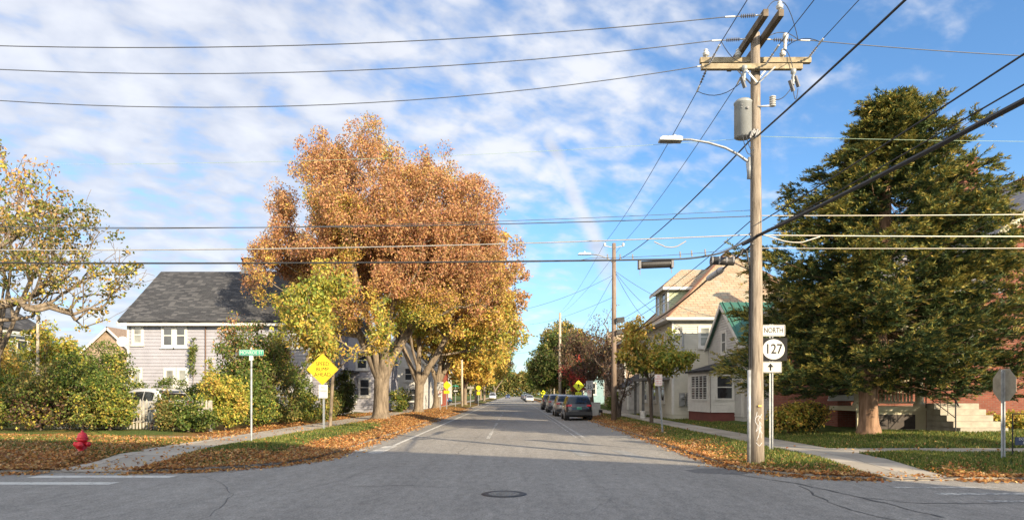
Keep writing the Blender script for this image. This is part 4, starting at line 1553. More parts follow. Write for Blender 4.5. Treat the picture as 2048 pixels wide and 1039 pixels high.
def gable_house(name, label, x0, x1, y0, y1, zg, ze, zr, ridge, wall, roofm, over=0.4, trim=True, pitch=0.14, group=None):
    """box house with lapped walls and a gable roof; ridge 'x' or 'y'"""
    h = thing(name, label, 'house', ((x0 + x1) / 2, (y0 + y1) / 2, zg), group)
    w = MB()
    w.box(x0, x1, y0, y1, zg - 0.3, zg + 0.25)
    rect = lambda L: (lambda z: (0, L))
    if ridge == 'x':
        ym = (y0 + y1) / 2
        tri = lambda z: (0, y1 - y0) if z <= ze else ((z - ze) / (zr - ze) * (ym - y0), (y1 - y0) - (z - ze) / (zr - ze) * (y1 - ym))
        siding(w, (x0, y0, 0), (1, 0, 0), (0, -1, 0), rect(x1 - x0), zg + .25, ze, pitch)
        siding(w, (x0, y1, 0), (1, 0, 0), (0, 1, 0), rect(x1 - x0), zg + .25, ze, pitch * 3)
        for x, nx in ((x0, -1), (x1, 1)):
            siding(w, (x, y0, 0), (0, 1, 0), (nx, 0, 0), tri, zg + .25, zr - 0.02, pitch)
    else:
        xm = (x0 + x1) / 2
        tri = lambda z: (0, x1 - x0) if z <= ze else ((z - ze) / (zr - ze) * (xm - x0), (x1 - x0) - (z - ze) / (zr - ze) * (x1 - xm))
        for x, nx in ((x0, -1), (x1, 1)):
            siding(w, (x, y0, 0), (0, 1, 0), (nx, 0, 0), rect(y1 - y0), zg + .25, ze, pitch)
        for y, ny in ((y0, -1), (y1, 1)):
            siding(w, (x0, y, 0), (1, 0, 0), (0, ny, 0), tri, zg + .25, zr - 0.02, pitch)
    w.build('wall', wall, h)
    r = MB()
    t = MB()
    if ridge == 'x':
        s = (zr - ze) / (ym - y0)
        o = over
        A = (x0 - o, y0 - o, ze - o * s + .16)
        roof_slab(r, A, (x1 + o, y0 - o, ze - o * s + .16), (x1 + o, ym, zr + .16), (x0 - o, ym, zr + .16))
        roof_slab(r, (x1 + o, y1 + o, ze - o * s + .16), (x0 - o, y1 + o, ze - o * s + .16), (x0 - o, ym, zr + .163), (x1 + o, ym, zr + .163))
        t.box(x0 - o + .01, x1 + o - .01, y0 - o - .02, y0 - o + .03, ze - o * s - .13, ze - o * s + .02)
        t.box(x0 - o + .03, x1 + o - .03, y0 - o + .03, y0 - .03, ze - o * s - .10, ze - o * s - .06)
        for x in (x0 - o, x1 + o):
            for sg, ya in ((1, y0 - o), (-1, y1 + o)):
                t.bar((x, ya, ze - o * s - .03), (x, ym, zr - .03), 0.05, 0.2)
        for x in (x0, x1):
            t.box(x - .06, x + .06, y0 - .05, y0 + .06, zg + .25, ze - .1)
    else:
        s = (zr - ze) / (xm - x0)
        o = over
        roof_slab(r, (x0 - o, y1 + o, ze - o * s + .16), (x0 - o, y0 - o, ze - o * s + .16), (xm, y0 - o, zr + .16), (xm, y1 + o, zr + .16))
        roof_slab(r, (x1 + o, y0 - o, ze - o * s + .16), (x1 + o, y1 + o, ze - o * s + .16), (xm, y1 + o, zr + .163), (xm, y0 - o, zr + .163))
        for xa in (x0 - o, x1 + o):
            t.bar((xa, y0 - o, ze - o * s - .03), (xm, y0 - o, zr - .03), 0.05, 0.22)
            t.box(xa - .03, xa + .03, y0 - o + .03, y1 + o, ze - o * s - .14, ze - o * s + .0)
        for x in (x0, x1):
            t.box(x - .06, x + .06, y0 - .05, y0 + .06, zg + .25, ze - .1)
    r.build('roof', roofm, h)
    if trim:
        t.build('trim', M_WHITE, h)
    return h


def chimney(h, x, y, z0, z1, w=0.7, cap=None):
    parent = next((c for c in h.children if c.name.split('.')[0] == 'roof'), h)
    c = MB().box(x - w / 2, x + w / 2, y - w / 2, y + w / 2, z0, z1).box(x - w / 2 - .05, x + w / 2 + .05, y - w / 2 - .05, y + w / 2 + .05, z1, z1 + .14)
    o = c.build('chimney', M_BRICK, parent)
    if cap:
        MB().box(x - w / 2 - .03, x + w / 2 + .03, y - w / 2 - .03, y + w / 2 + .03, z0, cap).build('flashing', M_WHITE, o)


FY, FX = (0, -1, 0), (-1, 0, 0)
UX, UY = (1, 0, 0), (0, 1, 0)
# the grey-white house on the left
hl = gable_house('clapboard_house', 'two storey grey white clapboard house with dark shingle roof behind the hedge', -22.6, -11.9, 40, 49, 0.3, 6.1, 9.5, 'x', M_SIDG, M_SHING, 0.42, pitch=.2)
for (a, b, ya, yb) in ((325, 347, 648, 693), (351, 373, 648, 693), (266, 286, 650, 688), (586, 606, 652, 694), (356, 375, 737, 790), (264, 283, 737, 790), (330, 350, 737, 790), (560, 582, 737, 790)):
    p0, p1 = P(a, yb, 40), P(b, ya, 40)
    window(hl, ((p0.x + p1.x) / 2, 40, (p0.z + p1.z) / 2), UX, FY, p1.x - p0.x - .1, p1.z - p0.z - .1, M_GLASS if a % 2 else M_GLASSL)
window(hl, (-11.9, 43, 4.9), UY, (1, 0, 0), .8, 1.4)
window(hl, (-11.9, 46, 4.9), UY, (1, 0, 0), .8, 1.4)
chimney(hl, -17.4, 44.6, 9.0, 10.4, 0.55, 9.95)
m = MB().tube([(-18.05, 39.93, 6.0), (-18.05, 39.93, .5)], 0.035, 6)
m.build('drain_pipe', M_PIPE, hl)
d = MB().lathe((-22.75, 39.7, 4.72), [(0.02, 0), (.16, .03), (.29, .10), (.30, .105)], 18, (0.3, -1, 0.25))
d.bar((-22.75, 39.95, 4.5), (-22.75, 39.7, 4.72), 0.04)
d.build('satellite_dish', plain('dish_grey', (.55, .55, .55), .5), hl)
# pale blue house at the left edge and roofs behind it
hb = gable_house('blue_house', 'pale blue clapboard house half hidden by the maple at the left edge', -37, -26.4, 30, 38, 0.3, 5.2, 8.4, 'y', M_SIDP, M_SHING, 0.4)
window(hb, (-26.4, 36.6, 3.9), UY, (1, 0, 0), .8, 1.4)
window(hb, (-26.4, 36.6, 1.6), UY, (1, 0, 0), .8, 1.4)
ht = gable_house('tan_house', 'tan house with a brown gable roof far behind the left hedge', -47, -38.5, 72, 80, 0.2, 4.6, 8.6, 'y', M_SIDT, plain('brown_shingles', (.22, .16, .12), .9, 0, .15, 5, .3), 0.4)
window(ht, (-41, 72, 3.4), UX, FY, .9, 1.4)
hg = MB()
# porch house behind the first street tree
hp = gable_house('porch_house', 'white house with a small front porch and steps behind the big orange tree', -16.5, -10.6, 53, 62, 0.3, 5.4, 8.2, 'y', M_SIDG, M_SHING, 0.35)
for x, z in ((-11.6, 2.2), (-12.9, 2.2), (-11.8, 4.3), (-14, 4.3)):
    window(hp, (x, 53, z), UX, FY, .75, 1.3)
dk = MB().box(-15.9, -12.2, 51.0, 52.97, 0.9, 1.05)
dk.box(-15.8, -12.3, 51.05, 51.1, .3, .9)
dk.build('porch_deck', M_STEP, hp)
pr = MB().box(-16.1, -12.0, 50.8, 52.97, 3.3, 3.42)
pr.build('porch_roof', M_SHING, hp)
for x in (-15.7, -14.0, -12.4):
    MB().box(x - .07, x + .07, 51.1, 51.24, 1.05, 3.3).build('porch_post', M_WHITE, hp)
rl = MB().bar((-15.7, 51.17, 1.9), (-13.9, 51.17, 1.9), .06)
for k in range(14):
    rl.box(-15.6 + k * .13, -15.57 + k * .13, 51.15, 51.18, 1.05, 1.9)
rl.bar((-13.1, 51.05, 1.9), (-12.2, 49.4, 1.1), .07).bar((-12.3, 51.05, 1.9), (-11.4, 49.4, 1.1), .07)
for k in range(5):
    rl.bar((-13.1 + .2 * k, 51.05 - .38 * k, .5), (-13.1 + .2 * k, 51.05 - .38 * k, 1.88 - .18 * k), .05)
rl.build('porch_railing', M_WHITE, hp)
st = MB()
for k in range(4):
    st.box(-13.1 + k * .2, -12.3 + k * .2, 50.95 - .38 * (k + 1), 50.97 - .38 * k, .1, .95 - .19 * k)
st.build('porch_steps', M_STEP, hp)
# white gabled house with an outside stair
hw = gable_house('gabled_house', 'white gabled house with an outside stair against its sunlit wall', -13.4, -8.9, 66, 76, 0.2, 5.0, 7.4, 'y', M_WHITE, M_SHING, 0.3)
window(hw, (-10.2, 66, 3.6), UX, FY, .7, 1.2)
window(hw, (-9.8, 66, 1.6), UX, FY, .7, 1.2)
sr = MB()
for s in (0, .9):
    sr.bar((-12.8, 65.8 - s, 3.4), (-10.3, 65.8 - s, .3), .05, .25)
    sr.bar((-12.8, 65.8 - s, 4.3), (-10.3, 65.8 - s, 1.2), .05, .07)
for k in range(13):
    t = k / 12
    sr.box(-12.8 + 2.5 * t - .14, -12.8 + 2.5 * t + .14, 64.9, 65.8, 3.35 - 3.1 * t, 3.39 - 3.1 * t)
    sr.bar((-12.8 + 2.5 * t, 64.9, 3.4 - 3.1 * t), (-12.8 + 2.5 * t, 64.9, 4.3 - 3.1 * t), .035)
sr.build('outside_stair', M_WHITE, hw)
hr = gable_house('red_house', 'low red painted house with white windows behind the second street tree', -13.0, -8.9, 84, 92, 0.2, 4.4, 6.2, 'x', M_REDP, M_SHING, 0.2)
for x in (-11.4, -10.2, -9.4):
    window(hr, (x, 84, 2.6), UX, FY, .6, 1.9, M_GLASSL, 2)
h5 = gable_house('white_house', 'plain white house past the bare wooden pole on the left', -17.5, -10.2, 102, 112, 0.2, 5.4, 8.4, 'y', M_WHITE, M_SHING, .3)
window(h5, (-12, 102, 4.2), UX, FY, .9, 1.5)
window(h5, (-12, 102, 1.9), UX, FY, .9, 1.5)
pr = MB().box(-13.4, -10.1, 100.2, 101.9, 2.9, 3.02).box(-13.2, -13.05, 100.3, 100.45, .2, 2.9).box(-10.4, -10.25, 100.3, 100.45, .2, 2.9)
pr.build('porch_roof', M_SHING, h5)

# ---- right: hip roofed house with dormer
ht = thing('hip_roofed_house', 'cream sided house with tan slate hip roof and a dormer facing the street', 'house', (14, 46, .3))
X0, X1, Y0, Y1, ZE, ZA = 9.3, 19.0, 40.0, 50.5, 6.15, 11.0
w = MB()
w.box(X0, X1, Y0, Y1, 0, .5)
for (o_, u_, n_, L) in (((X0, Y0, 0), UX, FY, X1 - X0), ((X0, Y0, 0), UY, FX, Y1 - Y0), ((X1, Y0, 0), UY, (1, 0, 0), Y1 - Y0), ((X0, Y1, 0), UX, (0, 1, 0), X1 - X0)):
    siding(w, o_, u_, n_, lambda z, L=L: (0, L), .5, ZE, .13)
w.build('wall', M_SIDW, ht)
o = .42
a, b, c, d = (X0 - o, Y0 - o, ZE), (X1 + o, Y0 - o, ZE), (X1 + o, Y1 + o, ZE), (X0 - o, Y1 + o, ZE)
e, f = (14.0, 44.9, ZA), (14.4, 45.5, ZA)
r = MB()
r.add([a, b, c, d, e, f] + [(p[0], p[1], p[2] - .12) for p in (a, b, c, d)],
      [(0, 1, 5, 4), (1, 2, 5), (2, 3, 4, 5), (3, 0, 4), (0, 6, 7, 1), (1, 7, 8, 2), (2, 8, 9, 3), (3, 9, 6, 0)])
rf = r.build('roof', M_SLATE, ht)
hipm = MB()
for p in (a, b, d):
    hipm.bar(Vector(p) + Vector((0, 0, .03)), Vector(e) + Vector((0, 0, .03)), .16, .06)
hipm.build('hip_cap', plain('copper_brown', (.20, .10, .06), .6, .2, .15, 5), rf)
t = MB()
t.box(X0 - o - .05, X1 + o + .05, Y0 - o - .06, Y0 - o, ZE - .14, ZE - .01)
t.box(X0 - o - .06, X0 - o, Y0 - o, Y1 + o, ZE - .145, ZE - .012)
t.box(X0 - o, X1 + o, Y0 - o, Y0 + .0 - .03, ZE - .18, ZE - .145)
t.box(X0 - o, X0 - .03, Y0 - .03, Y1 + o, ZE - .18, ZE - .147)
t.box(X0 - .05, X0 + .08, Y0 - .05, Y0 + .08, .5, ZE - .18)
t.build('trim', M_WHITE, ht)
for (a_, b_, ya, yb) in ((1398, 1421, 652, 694), (1398, 1421, 745, 790)):
    p0, p1 = P(a_, yb, 40), P(b_, ya, 40)
    window(ht, ((p0.x + p1.x) / 2, 40, (p0.z + p1.z) / 2), UX, FY, p1.x - p0.x - .1, p1.z - p0.z - .1, M_GLASSL)
for y in (42.5, 45, 48):
    window(ht, (X0, y, 4.7), UY, FX, .8, 1.4)
    window(ht, (X0, y, 2.0), UY, FX, .8, 1.5)
# dormer
dm = MB()
DY0, DY1, DX, DZ0, DZ1, DZR = 43.3, 46.9, 9.75, 6.35, 8.5, 9.9
siding(dm, (DX, DY0, 0), UX, FY, lambda z: (0, 4.0), DZ0, DZ1, .12)
siding(dm, (DX, DY0, 0), UY, FX, lambda z: (0, DY1 - DY0), DZ0, DZ1, .12)
siding(dm, (DX, DY1, 0), UX, (0, 1, 0), lambda z: (0, 4.0), DZ0, DZ1, .12)
dr = dm.build('dormer', M_SIDGR, ht)
q = MB()
ym = (DY0 + DY1) / 2
oo = .35
roof_slab(q, (DX - oo, DY0 - oo, DZ1), (14, DY0 - oo, DZ1), (14, ym, DZR), (DX + 1.3, ym, DZR), .1)
roof_slab(q, (14, DY1 + oo, DZ1), (DX - oo, DY1 + oo, DZ1), (DX + 1.3, ym, DZR + .002), (14, ym, DZR + .002), .1)
q.add([(DX - oo, DY1 + oo, DZ1), (DX - oo, DY0 - oo, DZ1), (DX + 1.3, ym, DZR)], [(0, 1, 2)])
q.build('dormer_roof', M_SLATE, dr)
tr = MB().box(DX - oo - .03, 12.9, DY0 - oo - .04, DY0 - oo + .0, DZ1 - .24, DZ1 - .06).box(DX - oo - .04, DX - oo, DY0 - oo, DY1 + oo, DZ1 - .24, DZ1 - .062)
tr.box(DX - oo, 12.9, DY0 - oo, DY0 - .03, DZ1 - .26, DZ1 - .22).box(DX - .04, DX + .08, DY0 - .04, DY0 + .08, DZ0, DZ1 - .26)
tr.build('dormer_trim', M_WHITE, dr)
for y in (44.2, 45.9):
    c = Vector((DX, y, 7.55))
    MB().obox(c + Vector((-.04, 0, 0)), (0, .42, 0), (0, 0, .62), (.01, 0, 0)).build('dormer_window', M_GLASS, dr)
    m = MB()
    for s in (-1, 1):
        m.obox(c + Vector((-.05, s * .47, 0)), (0, .05, 0), (0, 0, .72), (.03, 0, 0)).obox(c + Vector((-.05, 0, s * .67)), (0, .42, 0), (0, 0, .05), (.028, 0, 0))
    m.obox(c + Vector((-.055, 0, 0)), (0, .42, 0), (0, 0, .03), (.02, 0, 0))
    m.build('dormer_frame', M_WHITE, dr)
# service mast and meters on the near wall
m = MB().tube([(9.85, 39.9, 3.2), (9.85, 39.9, 5.35), (9.8, 39.85, 5.55), (9.6, 39.8, 5.6), (9.5, 39.8, 5.45)], .05, 7)
m.build('service_mast', M_GALV, ht)
m = MB()
for k in range(2):
    m.box(9.65 + k * .42, 9.95 + k * .42, 39.75, 39.93, 1.0, 1.75)
    m.lathe((9.8 + k * .42, 39.75, 1.5), [(.11, 0), (.11, .1), (.06, .13)], 12, (0, -1, 0))
m.build('meter_box', plain('meter_grey', (.25, .26, .27), .5, .3), ht)
m = MB().box(8.1, 9.25, 40.6, 46.5, 2.55, 2.7)
for y in (40.7, 43.4, 46.2):
    m.box(8.15, 8.3, y, y + .15, .3, 2.55)
m.build('porch', plain('dark_grey_wood', (.13, .13, .13), .8, 0, .2), ht)
# green roofed wing with the white bay
hg = gable_house('gabled_cottage', 'grey gabled cottage with green metal roof and a white bay, left of the cedar', 11.4, 18.5, 34, 40 - .03, .3, 4.3, 6.5, 'x', plain('white_grey_siding', (.38, .375, .365), .65, 0, .08, 2, .05), M_GREENR, .25)
window(hg, (11.4, 37, 4.5), UY, FX, .7, 1.1)
rb = MB()
for k in range(18):
    x = 11.3 + k * .42
    rb.bar((x, 33.75, 4.3 - .25 * .73 + .18), (x, 36.985, 6.7), .04, .05)
rb.build('roof_seams', M_GREENR, hg)
by = MB()
pts = [(10.15, 35.2), (11.95, 35.2), (11.95, 38.6), (9.85, 38.6)]
BZ0, BZ1 = .75, 2.95
for (p, q_) in zip(pts, pts[1:] + pts[:1]):
    p, q_ = Vector((*p, 0)), Vector((*q_, 0))
    u_ = (q_ - p)
    L = u_.length
    u_.normalize()
    siding(by, p, u_, (u_.y, -u_.x, 0), lambda z, L=L: (0, L), BZ0, BZ1, .13)
bay = by.build('bay', M_WHITE, hg)
MB().prism([(x - (0.03 if x > 11 else -.03), y + (.03 if y < 36 else -.03)) for x, y in pts], UX, UY, (0, 0, .1), (0, 0, .66)).build('bay_base', M_MAROON, bay)
roof_slab(rr := MB(), (9.7, 38.8, BZ1), (9.95, 34.95, BZ1), (11.45, 34.95, BZ1 + .5), (11.45, 38.8, BZ1 + .5), .1)
roof_slab(rr, (9.97, 34.94, BZ1 - .002), (12.2, 34.94, BZ1 - .002), (12.2, 35.3, BZ1 + .45), (11.45, 35.3, BZ1 + .45), .08)
rr.build('bay_roof', M_SHING, bay)
uu = Vector((-.3, 3.4, 0)).normalized()


def bay_win(c, u_, n_, w_, h_, cols):
    c, u_, n_ = Vector(c), Vector(u_), Vector(n_)
    up = Vector((0, 0, 1))
    MB().obox(c + n_ * .035, u_ * w_ / 2, up * h_ / 2, n_ * .006).build('bay_window', M_GLASS, bay)
    m = MB()
    for s in (-1, 1):
        m.obox(c + u_ * s * (w_ / 2 + .06) + n_ * .04, u_ * .06, up * (h_ / 2 + .1), n_ * .03).obox(c + up * s * (h_ / 2 + .05) + n_ * .04, u_ * w_ / 2, up * .05, n_ * .028)
    for k in range(1, cols):
        m.obox(c + u_ * (-w_ / 2 + w_ * k / cols) + n_ * .045, u_ * .035, up * h_ / 2, n_ * .02)
    m.obox(c + n_ * .048, u_ * w_ / 2, up * .025, n_ * .012)
    m.build('bay_frame', M_WHITE, bay)


bay_win((10.02, 36.8, 2.05), uu, (-uu.y, uu.x, 0), 2.3, 1.2, 4)
bay_win((10.85, 35.2, 2.05), UX, FY, .75, 1.15, 1)
# further houses on the right
h2 = gable_house('shingled_house', 'tall tan shingled house behind the bare shrub and second utility pole', 9.6, 18, 59, 69, .2, 6.4, 8.6, 'y', M_SIDT, M_SLATE, .3)
for y in (61, 64, 67):
    window(h2, (9.6, y, 4.8), UY, FX, .8, 1.4)
for x in (11, 13.5):
    window(h2, (x, 59, 4.8), UX, FY, .8, 1.4)
    window(h2, (x, 59, 2.0), UX, FY, .8, 1.4)
h2b = gable_house('shingled_house', 'second tan roofed house, smaller, beyond the tall shingled one', 10.6, 18, 72, 80, .2, 6.0, 8.4, 'x', M_SIDT, M_SLATE, .3)
window(h2b, (10.6, 76, 4.8), UY, FX, .8, 1.4)
sh = gable_house('garden_shed', 'low grey clapboard garage beside the bare shrub', 8.75, 11.6, 52.5, 57, .25, 2.2, 3.2, 'y', M_SIDD, M_SHING, .2)
h3 = gable_house('teal_house', 'teal clapboard house with white windows, far down on the right', 9.4, 18, 92, 101, .2, 6.0, 8.8, 'y', M_SIDB, M_SHING, .3)
for x in (10.6, 12.6):
    window(h3, (x, 92, 5.2), UX, FY, .8, 1.5, M_GLASSL)
    window(h3, (x, 92, 2.4), UX, FY, .8, 1.5)
window(h3, (9.4, 95, 5.2), UY, FX, .8, 1.5)

# ---- brick house on the right corner
bh = thing('brick_house', 'red brick house with slate roof, porch and concrete steps behind the cedar', 'house', (17, 30, .3))
w = MB()
w.box(12.8, 19.2, 27.0, 34.5, .2, 5.6).box(19.2, 30, 27.6, 38, .2, 7.7)
w.add([(19.2, 27.6, 7.7), (26.4, 27.6, 7.7), (22.8, 27.6, 11.0), (19.2, 38, 7.7), (26.4, 38, 7.7), (22.8, 38, 11.0)], [(0, 1, 2), (5, 4, 3)])
w.build('wall', M_BRICK, bh)
r = MB()
roof_slab(r, (18.5, 38.4, 7.35), (18.5, 27.1, 7.35), (22.8, 27.1, 11.25), (22.8, 33.4, 11.25))
roof_slab(r, (27.1, 27.1, 7.35), (27.1, 38.4, 7.35), (22.8, 33.4, 11.252), (22.8, 27.1, 11.252))
r.add([(12.2, 26.4, 5.6), (19.3, 26.4, 5.6), (19.3, 35.1, 5.6), (12.2, 35.1, 5.6), (16.2, 30.7, 8.0), (19.3, 30.7, 8.0)], [(0, 1, 5, 4), (3, 0, 4), (2, 3, 4, 5)])
rf = r.build('roof', M_SLATEG, bh)
t = MB()
t.bar((18.45, 27.05, 7.2), (22.8, 27.05, 11.08), .08, .34).bar((27.15, 27.05, 7.2), (22.8, 27.05, 11.08), .08, .34)
t.box(18.4, 27.1, 27.1, 27.57, 7.18, 7.3).box(12.15, 18.4, 26.35, 26.99, 5.42, 5.58).box(12.15, 12.8, 26.99, 35.1, 5.42, 5.578)
t.build('trim', M_CREAM, bh)
MB().bar((22.8, 27.05, 11.3), (22.8, 33.5, 11.3), .22, .1).build('ridge_cap', plain('red_ridge', (.30, .09, .06), .7), rf)
chimney(bh, 20.95, 31.6, 8.6, 12.4, .62)
for x in (17.6, 22.8):
    window(bh, (x, 27.6 if x > 19 else 27.0, 5.0 if x > 19 else 3.9), UX, FY, .95, 1.7)
window(bh, (21.6, 27.6, 2.2), UX, FY, 1.0, 1.7)
window(bh, (14.2, 27.0, 4.0), UX, FY, .9, 1.6)
window(bh, (13.0, 27.0, 2.4), UX, FY, .9, 1.6)
dk = MB().box(12.4, 16.5, 24.75, 26.97, 1.08, 1.24).box(12.5, 15.0, 24.85, 24.95, .25, 1.08).box(16.35, 16.45, 24.9, 26.9, .25, 1.08)
dk.build('porch_deck', M_CREAM, bh)
MB().box(12.9, 14.6, 24.83, 24.848, .42, .95).build('lattice', M_DARKLAT, bh)
pr = MB().box(12.2, 16.7, 24.4, 26.97, 3.95, 4.25)
roof_slab(pr, (12.1, 24.3, 4.26), (16.8, 24.3, 4.26), (16.8, 26.96, 4.9), (12.1, 26.96, 4.9), .05)
pr.build('porch_roof', M_CREAM, bh)
for x in (12.6, 14.85):
    MB().lathe((x, 25.0, 1.24), [(.2, 0), (.2, .1), (.14, .16), (.125, 1.4), (.11, 2.5), (.17, 2.58), (.17, 2.7)], 14).build('porch_column', M_CREAM, bh)
bl = MB().box(12.7, 14.7, 24.96, 25.04, 3.55, 3.7).box(12.7, 14.7, 24.96, 25.04, 1.35, 1.42)
for k in range(15):
    bl.box(12.75 + k * .127, 12.82 + k * .127, 24.98, 25.02, 1.42, 3.55)
bl.build('slat_screen', M_CREAM, bh)
st = MB()
g0 = hgt(15.5, 22.9) - .05
for k in range(5):
    st.box(14.95 - .0, 16.55 - .12 * k * 0, 22.85 + .36 * k, 24.74, g0 + .2 * k if k else g0 - .1, g0 + .2 * (k + 1) + .02)
st.build('front_steps', M_STEP, bh)
rl = MB()
for (y, z) in ((22.95, g0 + .22), (24.6, g0 + 1.05)):
    rl.tube([(14.85, y, z - .2), (14.85, y, z + .92)], .025, 6)
rl.tube([(14.85, 22.8, g0 + .95), (14.85, 22.95, g0 + 1.14), (14.85, 24.6, g0 + 1.97)], .025, 6).tube([(14.85, 22.95, g0 + .55), (14.85, 24.6, g0 + 1.3)], .015, 6)
for k in range(1, 4):
    y = 22.95 + 1.65 * k / 4
    rl.tube([(14.85, y, g0 + .42 + .2 * k), (14.85, y, g0 + 1.14 + .207 * k)], .012, 5)
rl.build('stair_railing', M_BLACK, bh)
# house and tree added out of view to cast the shade over the junction
sh1 = gable_house('shading_house', 'tall brick house added out of view at the near right corner to shade the junction', 8.0, 21.4, -17, -3.2, .1, 8.6, 14.3, 'x', M_BRICK, M_SHING, .4)
tree('shade_tree', 'broad tree added outside the view to dapple the shade at the right corner', 'tree', (27.5, -1.5, .1), (27.5, -1.5, 3),
     [(27.5, -1.5, 8, 4.5, 4, 4.5)], .3, 300, clumps=200, per=60, cr=.8, leaf=(.35, .2), tone=tone_mix(('gold', 1.0)), stems=4, hole=.42)

# ------------------------------------------------------------------ picket fence
pf = thing('picket_fence', 'weathered white picket fence showing through the low shrubs left of centre', 'fence', (-13.6, 25.9, hgt(-13.6, 25.9)))
z0 = hgt(-13.6, 25.9)
pk = MB()
x = -17.5
while x < -11.5:
    h_ = 1.02 + rnd.uniform(-.04, .04)
    tl = rnd.uniform(-.02, .02)
    pk.prism([(0, 0), (.07, 0), (.07 + tl, h_), (.035 + tl, h_ + .08), (tl, h_)], UX, (0, 0, 1), (x, 25.95, z0 + .02), (0, .02, 0))
    x += .125
pk.build('pickets', plain('old_white_paint', (.36, .34, .30), .85, 0, .25, 6), pf)
rl = MB().bar((-17.5, 26.0, z0 + .3), (-11.5, 26.0, z0 + .3), .04, .08).bar((-17.5, 26.0, z0 + .8), (-11.5, 26.0, z0 + .8), .04, .08)
rl.build('rail', plain('old_white_paint', (.5, .5, .5)), pf)
for x in (-17.3, -15.4, -13.5, -11.6):
    MB().box(x - .05, x + .05, 26.03, 26.13, z0 - .1, z0 + 1.1).build('fence_post', plain('old_white_paint', (.5, .5, .5)), pf)

# ------------------------------------------------------------------ signs
M_SBACK = plain('sign_aluminium', (0.34, 0.32, 0.27), 0.45, 0.55, 0.18, 5)
M_SWHITE = plain('sign_white', (0.44, 0.44, 0.425), 0.45, 0, 0.06, 5)
M_SYEL = plain('sign_yellow', (0.54, 0.41, 0.007), 0.45, 0, 0.06, 5)
M_SFLUO = plain('sign_yellow_green', (0.62, 0.66, 0.015), 0.45, 0, 0.05, 5)
M_SGREEN = plain('sign_green', (0.03, 0.27, 0.17), 0.45, 0, 0.1, 5)
M_SBLACK = plain('sign_black', (0.014, 0.014, 0.015), 0.75, 0, 0.1, 5, 0, 0.15)
M_SRED = plain('sign_red', (0.55, 0.05, 0.04), 0.5, 0, 0.1, 5)
M_SREDF = plain('faded_sign_red', (0.45, 0.16, 0.13), 0.5, 0, 0.1, 5)
M_SPINK = plain('sun_faded_white', (0.70, 0.66, 0.62), 0.5, 0, 0.08, 5)
M_SOLIVE = plain('sign_ink_on_yellow', (0.10, 0.08, 0.01), 0.5, 0, 0.1, 5)
M_NAVY = plain('navy_board', (0.012, 0.022, 0.07), 0.4, 0, 0.1, 4)


def rrect(w, h, r, n=4):
    out = []
    for (sx, sy, a0) in ((1, 1, 0), (-1, 1, 90), (-1, -1, 180), (1, -1, 270)):
        for k in range(n + 1):
            a = R(a0 + 90 * k / n)
            out.append((sx * (w / 2 - r) + r * math.cos(a), sy * (h / 2 - r) + r * math.sin(a)))
    return out


def plate(root, name, poly, c, mat, th=0.004):
    """flat outline in the X-Z plane facing the viewer"""
    return MB().prism(poly, UX, (0, 0, 1), Vector(c), (0, th, 0)).build(name, mat, root)


def border(p, w, h, r, inset_, c, mat, t=0.012):
    a, b = rrect(w - 2 * inset_, h - 2 * inset_, max(r - inset_, .005)), rrect(w - 2 * inset_ - 2 * t, h - 2 * inset_ - 2 * t, max(r - inset_ - t, .003))
    n = len(a)
    c = Vector(c)
    m = MB()
    m.add([c + Vector((x, -.0015, z)) for x, z in a] + [c + Vector((x, -.0015, z)) for x, z in b], [(k, (k + 1) % n, n + (k + 1) % n, n + k) for k in range(n)])
    return m.build('border', mat, p)


def post(root, x, y, z1, w=0.055, top=None, z0=None, round_=False):
    z0 = hgt(x, y) - 0.1 if z0 is None else z0
    m = MB()
    tx_ = x if top is None else top
    if round_:
        m.tube([(x, y, z0), (tx_, y, z1)], w / 2, 10)
    else:
        # U-channel
        m.bar((x, y + .016, z0), (tx_, y + .016, z1), w * .5, .006, (0, 1, 0))
        for s in (-1, 1):
            m.bar((x + s * w * .27, y + .002, z0), (tx_ + s * w * .27, y + .002, z1), .005, .03, (0, 1, 0))
            m.bar((x + s * w * .42, y - .013, z0), (tx_ + s * w * .42, y - .013, z1), w * .3, .005, (0, 1, 0))
    return m.build('post', M_GALV, root)


# street name sign
sx, sy = -7.85, 20.4
r_ = thing('street_name_sign', 'green street name blade on a slim grey pole by the left pavement', 'sign', (sx, sy, hgt(sx, sy)))
post(r_, sx, sy, 2.74, .062, round_=True)
MB().box(sx - .05, sx + .05, sy - .035, sy + .035, 2.70, 2.84).box(sx - .02, sx + .02, sy - .012, sy + .012, 3.02, 3.09).build('bracket', plain('pale_bracket', (.6, .6, .55), .5, .3), r_)
pl = plate(r_, 'name_blade', rrect(.74, .18, .03), (sx, sy - .002, 2.93), M_SGREEN)
border(pl, .74, .18, .03, .002, (sx, sy - .002, 2.93), M_SWHITE, .008)
text(pl, 'MONROE ST', .15, (sx, sy - .004, 2.928), M_SWHITE, squeeze=.80)

